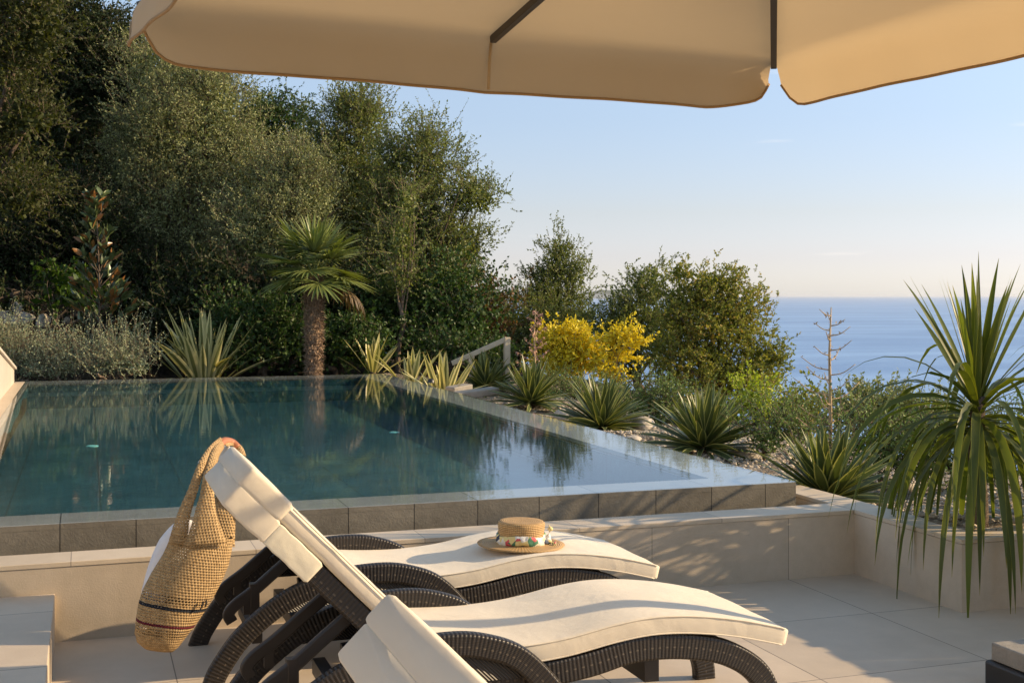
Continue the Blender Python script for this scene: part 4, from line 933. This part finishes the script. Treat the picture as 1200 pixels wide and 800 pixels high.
for i, (px, py, n, L, lb) in enumerate([(570, 460, 70, .50, 'small yucca beside the timber handrail post'), (622, 476, 80, .52, 'variegated yucca left of the golden shrubs'),
                                    (705, 499, 80, .53, 'variegated yucca directly in front of the golden shrubs'), (823, 529, 80, .52, 'variegated yucca in front of the mastic tree'), (970, 574, 78, .50, 'nearest variegated yucca beside the pool corner and bare flower stalk')]):
    p = onz(px, py, .18 if i < 4 else .30)
    rosette('yucca', lb, 'yucca', (p[0], p[1], gh(p[0], p[1])), int(n*1.3), L*(1.4 if i < 4 else 1.3), .072, -6, 78, 'yucca', 100+i, 'variegated yuccas along the pool edge', .22, .10)
for i, (px, py, d, n, L, lb) in enumerate([(240, 441, 19.4, 85, .98, 'big pale striped flax clump behind the pool, left of the palm'), (437, 437, 19.9, 26, .62, 'pale striped flax clump at the foot of the slender tree'),
                                          (520, 446, 18.2, 44, .66, 'pale striped flax clump by the timber handrail'), (483, 444, 19.2, 26, .6, 'small pale striped flax clump at the far pool corner')]):
    p = gpos(px, d); rosette('flax_plant', lb, 'flax', p, int(n*.62), L*1.3, .125 if i == 0 else .10, 30, 88, 'flax', 120+i, 'striped flax clumps behind the pool', .14, .06, .42 if i == 0 else .2, .8)
# --- strap-leaved dracaenas in the planter
def dracaena(loc, label, seed, L=1.0, hh=.62, n=132):
    r = np.random.default_rng(seed); root = empty('dracaena', tuple(loc), label, 'plant', 'strap leaved dracaenas in the planter'); sp = []
    for i in range(n):
        f = (i+.5)/n; az = i*2.39996+r.normal()*.2
        if f < .56: el = R(-14+f*75)+r.normal()*.12; dr = r.uniform(1.15, 2.5); l = L*r.uniform(.9, 1.28)
        elif f < .72: el = R(30+(f-.56)*180)+r.normal()*.1; dr = r.uniform(.7, 1.7); l = L*r.uniform(.85, 1.12)
        else: el = R(52+(f-.72)/.28*36)+r.normal()*.08; dr = r.uniform(.02, .35); l = L*r.uniform(.6, .82)
        d = np.array([math.cos(az)*math.cos(el), math.sin(az)*math.cos(el), math.sin(el)])
        sp.append((np.array([d[0]*.035, d[1]*.035, hh-.06+.22*f]), d, l, (.039)*r.uniform(.75, 1.25), dr, r.normal()*.3))
    V, F, UV = blades(sp, .18); arr_mesh('leaves', V, F, M['drac'], root, UV, True)
    b = MB(); b.tube(smoothpath([(0, 0, -.2), (.01, .005, .15), (-.01, 0, .4), (0, 0, hh+.15)], 5), list(np.linspace(.06, .04, 16)), 10); b.build('trunk', M['dracbark'], root, smooth=True)
p = W(1146, 600, 7.0); dracaena((p[0], p[1], .36), 'strap leaved dracaena with drooping leaves in the corner of the planter', 130)
p = W(1330, 600, 7.7); dracaena((p[0], p[1], .36), 'second dracaena in the planter, cut off by the right picture edge', 131, 1.0, .75, 110)
sl = empty('added_shade_screen', (5.25, 2.9, 0), 'unseen low weathered timber screen of upright slats, added to shade the floor beside the planter', 'screen')  # out of view, added to cast shade on the right-hand paving
r = np.random.default_rng(77)
for k_ in range(30):
    b = MB(); y_ = k_*.083+r.normal()*.002; b.box(-.012, .012, y_, y_+.079, .04, (.785, .80, .79)[k_ % 3]+r.normal()*.004); b.build('slat', M['wood'], sl)
for z_ in (.18, .50):
    b = MB(); b.box(.013, .05, -.02, 2.5, z_, z_+.07); b.build('rail', M['wood'], sl)
for y_ in (-.02, 1.2, 2.44):
    b = MB(); b.box(.051, .12, y_, y_+.07, 0, .6); b.build('post', M['wood'], sl)
# --- fan palm
p = W(368, 438, 19.3); p[2] = gh(p[0], p[1]); palm = empty('fan_palm', tuple(p), 'fan palm with a shaggy brown trunk behind the pool', 'palm')
th = EYE-(326-346)*19.3/FPX-p[2]
r = np.random.default_rng(140); b = MB(); prof = []
for i in range(61):
    t_ = i/60; prof.append((.082+.028*t_+.012*(i % 3 == 0)-.012*(i % 3 == 2)+r.normal()*.006, -.1+t_*(th+.1)))
b.lathe(prof, 22); o = b.build('trunk', M['palmbark'], palm, smooth=False)
for v in o.data.vertices:
    f = 1+r.normal()*.07; v.co.x *= f; v.co.y *= f
L = Leaves(); n = 2600; az = r.random(n)*6.283; zz = r.random(n)**.8*th; rad = .088+.028*zz/th
L.add(np.stack([np.cos(az)*rad, np.sin(az)*rad, zz], 1), np.stack([np.cos(az)*.45, np.sin(az)*.45, r.uniform(-.6, 1, n)], 1), r.uniform(.05, .12, n), r.uniform(.008, .022, n)); L.build('trunk_fibre', M['palmbark'], palm)
for i in range(21):
    f = (i+.5)/21; az = i*2.39996+r.normal()*.15; el = R(-14+f*98)+r.normal()*.1; dead = f < .06
    d0 = np.array([math.cos(az)*math.cos(el), math.sin(az)*math.cos(el), math.sin(el)])
    pl = r.uniform(.32, .52); st = np.array([0, 0, th-.04+.1*f]); pts = [st, st+d0*pl*.5+np.array([0, 0, .015]), st+d0*pl-np.array([0, 0, .02])]
    hub = pts[-1]; fd = unit(pts[-1]-pts[1]-np.array([0, 0, .06])); s_ = np.cross(fd, [0, 0, 1.]); s_ /= np.linalg.norm(s_)+1e-6; nn = np.cross(s_, fd)
    sp = []
    for k_ in range(30):
        a = R(-118+236*k_/29); dd = fd*math.cos(a)+s_*math.sin(a)+nn*(.16+.05*r.normal()); l = .66*r.uniform(.9, 1.05)*(1-.28*abs(a)/2.0)
        sp.append((hub, dd, l, .046, .28 if not dead else 1.8, math.atan2(0, 1)+.35*math.sin(a)))
    V, F, UV = blades(sp, .35); frd = arr_mesh('frond', V, F, M['deadfan' if dead else 'fan'], palm, UV, True)
    b = MB(); b.tube(smoothpath(pts, 4), .011, 6); b.build('leaf_stalk', M['fan'], frd, smooth=True)
# --- magnolia
def magnolia():
    r = np.random.default_rng(150); d = 19.1; p = np.array(gpos(118, d)); root = empty('magnolia', tuple(p), 'young magnolia with bronze backed leaves in front of the dark wood', 'tree'); b = MB()
    top = W(112, 232, d); st = [p, W(117, 380, d), W(116, 320, d), top]; P = smoothpath(st, 8); b.tube([q-p for q in P], list(np.linspace(.03, .008, len(P))), 7); VS = []; L = []
    for i in range(70):
        t_ = r.uniform(.12, 1); q = P[int(t_*(len(P)-1))]; az = i*2.4; ln = (1-t_)*.55+.10
        e_ = q+np.array([math.cos(az)*ln, math.sin(az)*ln*.8, .12+ln*.55]); b.tube([q-p, (q+e_)/2-p+np.array([0, 0, -.02]), e_-p], [.009, .007, .004], 5)
        for k_ in range(9):
            aa = r.random()*6.28; dr = unit((e_-q)*1.2+np.array([math.cos(aa), math.sin(aa), r.uniform(-.1, .9)])*.30); bs = q+(e_-q)*r.uniform(.5, 1)
            L.append((bs-p, dr, r.uniform(.13, .21), r.uniform(.06, .085), .9, r.normal()*.9))
    b.build('trunk', M['bark'], root, smooth=True); V, F, UV = blades(L, .3); arr_mesh('leaves', V, F, M['magnolia'], root, UV, True)
magnolia()
# --- dry flower stalks
def stalk(px, py0, py1, d, nb, bl, label, pods, seed):
    r = np.random.default_rng(seed); p0 = W(px, py0, d); p0[2] = gh(p0[0], p0[1]); top = W(px+2, py1, d); H = top[2]-p0[2]
    root = empty('flower_stalk', tuple(p0), label, 'flower stalk', 'dry flower stalks'); b = MB(); rr_ = .017
    b.tube([(0, 0, -.1), (.01, 0, H*.4), (.0, 0, H*.75), tuple(top-p0)], [rr_, rr_*.85, rr_*.6, rr_*.25], 8); b.build('stem', M['deadstalk'], root, smooth=True)
    L = Leaves()
    for i in range(nb):
        t_ = .28+.70*i/nb; az = i*2.4+r.normal()*.3; l = bl*(1.15-t_)*r.uniform(.7, 1.2)+.05; dirv = np.array([math.cos(az), math.sin(az), 0]); s_ = np.array([0, 0, H*t_])+(top-p0)*np.array([t_, t_, 0])
        pts = smoothpath([s_, s_+dirv*l*.5+np.array([0, 0, l*.10]), s_+dirv*l+np.array([0, 0, l*.45])], 4)
        bb = MB(); bb.tube(pts, list(np.linspace(.0055, .0028, len(pts))), 5); bb.build('branch', M['deadstalk'], root, smooth=True)
        m_ = pods; q = np.array(pts)[r.integers(1, len(pts), m_)]
        L.add(q+r.normal(size=(m_, 3))*.006, r.normal(size=(m_, 3))+np.array([0, 0, -.4 if pods > 10 else .3]), r.uniform(.02, .045, m_)*(1.6 if pods > 10 else .8), r.uniform(.012, .022, m_)*(1.5 if pods > 10 else .7))
    tag(L.build('seed_pods', M['deadpink' if pods > 10 else 'deadstalk'], root), kind='stuff')
stalk(972, 520, 360, 9.8, 26, .34, 'bare branched dry flower stalk standing against the sea', 5, 160)
stalk(626, 470, 362, 18.8, 20, .26, 'pinkish dry flower stalk left of the golden shrubs', 16, 161)

# ------------------------------------------------------------------ handrail, rocks, pebbles
d = 19.6; p = np.array(gpos(594, d)); hr = empty('handrail', tuple(p), 'weathered timber handrail sloping down behind the yuccas', 'handrail')
def postbox(px, ytop, d_):
    q = np.array(gpos(px, d_)); zt = EYE-(ytop-346)*d_/FPX; b = MB(); b.box(q[0]-.045-p[0], q[0]+.045-p[0], q[1]-.045-p[1], q[1]+.045-p[1], -.2+q[2]-p[2], zt-p[2]); b.build('post', M['wood'], hr, bevel=.006)
postbox(594, 395, 19.6); postbox(552, 416, 19.7)
q0, q1 = W(593, 397.5, 19.6)-p, W(530, 425.5, 19.75)-p; dv = unit(q1-q0); sd2 = unit(np.cross(dv, [0, 0, 1.])); b = MB()
b.sweep([q0, q1], [np.cross(sd2, dv)]*2, rrect(-.03, .03, -.04, .04, .008, 2), yaxis=sd2); b.build('rail', M['wood'], hr)
def rock(loc, sx, sy, sz, seed, label, name='rock', group='pale garden rocks'):
    import bmesh
    bm = bmesh.new(); bmesh.ops.create_icosphere(bm, subdivisions=3, radius=1); r = np.random.default_rng(seed); K, A = bumps(r, 16)
    for v in bm.verts:
        q = np.array(v.co); f = 1+(np.clip(K@q, 0, 1)**3*A*.9).sum(); f = min(f, 1.12); v.co = Vector((q[0]*sx*f, q[1]*sy*f, q[2]*sz*f))
    me = bpy.data.meshes.new(name); bm.to_mesh(me); bm.free(); me.materials.append(M['boulder']); o = bpy.data.objects.new(name, me); col.objects.link(o); o.location = loc; o.rotation_euler = (0, 0, seed)
    return tag(o, label, 'rock', group)
for i, (px, py, d, w_, h_, lb) in enumerate([(658, 482, 13.5, 9, 8, 'rounded pale rock between the second and third yuccas'), (757, 489, 13.2, 17, 9, 'broad pale rock behind the third yucca'), (793, 518, 11.4, 16, 8, 'flat pale rock left of the fourth yucca'),
        (868, 518, 11.4, 22, 12, 'large pale rock right of the fourth yucca'), (848, 506, 12.2, 12, 7, 'small pale rock behind the fourth yucca'), (742, 507, 11.9, 12, 5, 'low pale rock at the foot of the third yucca'), (1028, 575, 8.6, 14, 8, 'pale rock behind the planter corner'), (1060, 560, 8.9, 16, 9, 'pale rock under the drooping strap leaves')]):
    q = onz(px, py+h_*.6, .2); d = q[0]*SY+q[1]*CY; rock((q[0], q[1], gh(q[0], q[1])+h_*.3*d/FPX), w_*d/FPX, w_*d/FPX*.8, h_*d/FPX, 200+i, lb)
for i, (px, py, d, w_, h_, lb) in enumerate([(14, 377, 20.4, 26, 12, 'long rough stone of the old wall above the silvery shrubs'), (52, 377, 20.4, 14, 10, 'square rough stone at the right end of the old wall'), (20, 361, 20.5, 9, 7, 'loose stone lying on top of the old wall'), (20, 400, 20.3, 34, 14, 'lower course stone of the old wall behind the silvery shrubs'), (78, 376, 20.6, 6, 5, 'small pale stone standing beside the old wall')]):
    q = W(px, py, d); rock((q[0], q[1], q[2]), w_*d/FPX, w_*d/FPX*.5, h_*d/FPX, 220+i, lb, 'wall_stone', 'stones of the old rubble wall')
for i, (px, py, lb, sx, sy) in enumerate([(548, 452, 'long pale stone slab beside the far pool edge', .34, .10), (530, 447, 'short pale stone slab behind the overflow spout', .2, .09)]):
    q = onz(px, py, .47); b = MB(); b.box(-sx, sx, -sy, sy, -.1, -.005); o = b.build('stone_slab', M['concrete'], bevel=.015); o.location = (q[0]+.1, q[1], .42); o.rotation_euler = (R(3), R(-4), .25+i*.3); tag(o, lb, 'slab', 'pale stone slabs by the pool')
# pebbles: nobody could count them
n = 16000; r = np.random.default_rng(9); px_ = r.uniform(4.36, 9.5, n); py_ = np.where(r.random(n) < .6, r.uniform(5.7, 13, n), r.uniform(5.7, 19, n)); px_ = np.where(r.random(n) < .6, 4.40+r.random(n)**2*2.2, px_); keep = (px_ > 4.69) | ((py_ > 7.0) & (px_ > 4.70)); px_, py_ = px_[keep], py_[keep]; n = len(px_)
pz_ = np.array([gh(a, b_) for a, b_ in zip(px_, py_)]); s_ = .010+.034*r.random(n)**3
ico = np.array([(1, 0, 0), (-1, 0, 0), (0, 1, 0), (0, -1, 0), (0, 0, 1), (0, 0, -1)], float); tri = np.array([(0, 2, 4), (2, 1, 4), (1, 3, 4), (3, 0, 4), (2, 0, 5), (1, 2, 5), (3, 1, 5), (0, 3, 5)])
a = r.random(n)*6.28; ca, sa = np.cos(a), np.sin(a); Vp = (ico[None]*r.uniform(.6, 1.2, (n, 6, 1)))*(s_[:, None, None]*np.array([1.1, .9, .65]))
Vp = np.stack([Vp[..., 0]*ca[:, None]-Vp[..., 1]*sa[:, None], Vp[..., 0]*sa[:, None]+Vp[..., 1]*ca[:, None], Vp[..., 2]], -1)+np.stack([px_, py_, pz_+.004], 1)[:, None]
o = arr_mesh('gravel', Vp.reshape(-1, 3), (np.arange(n)[:, None, None]*6+tri).reshape(-1, 3), M['pebble']); tag(o, 'pale gravel in the bed beside the pool', 'gravel', kind='stuff')

# ------------------------------------------------------------------ sea air
hz = MB(); hz.box(-60500, 60500, -60500, 60500, -76.5, 16); hm = bpy.data.materials.new('sea_haze'); hm.use_nodes = True
ht = hm.node_tree; ht.nodes.remove(ht.nodes['Principled BSDF']); pv = ht.nodes.new('ShaderNodeVolumePrincipled'); pv.inputs['Color'].default_value = (.86, .90, .96, 1)
pv.inputs['Density'].default_value = 2.5e-5; pv.inputs['Anisotropy'].default_value = .3; ht.links.new(pv.outputs[0], ht.nodes['Material Output'].inputs['Volume'])
tag(hz.build('haze', hm), kind='stuff')
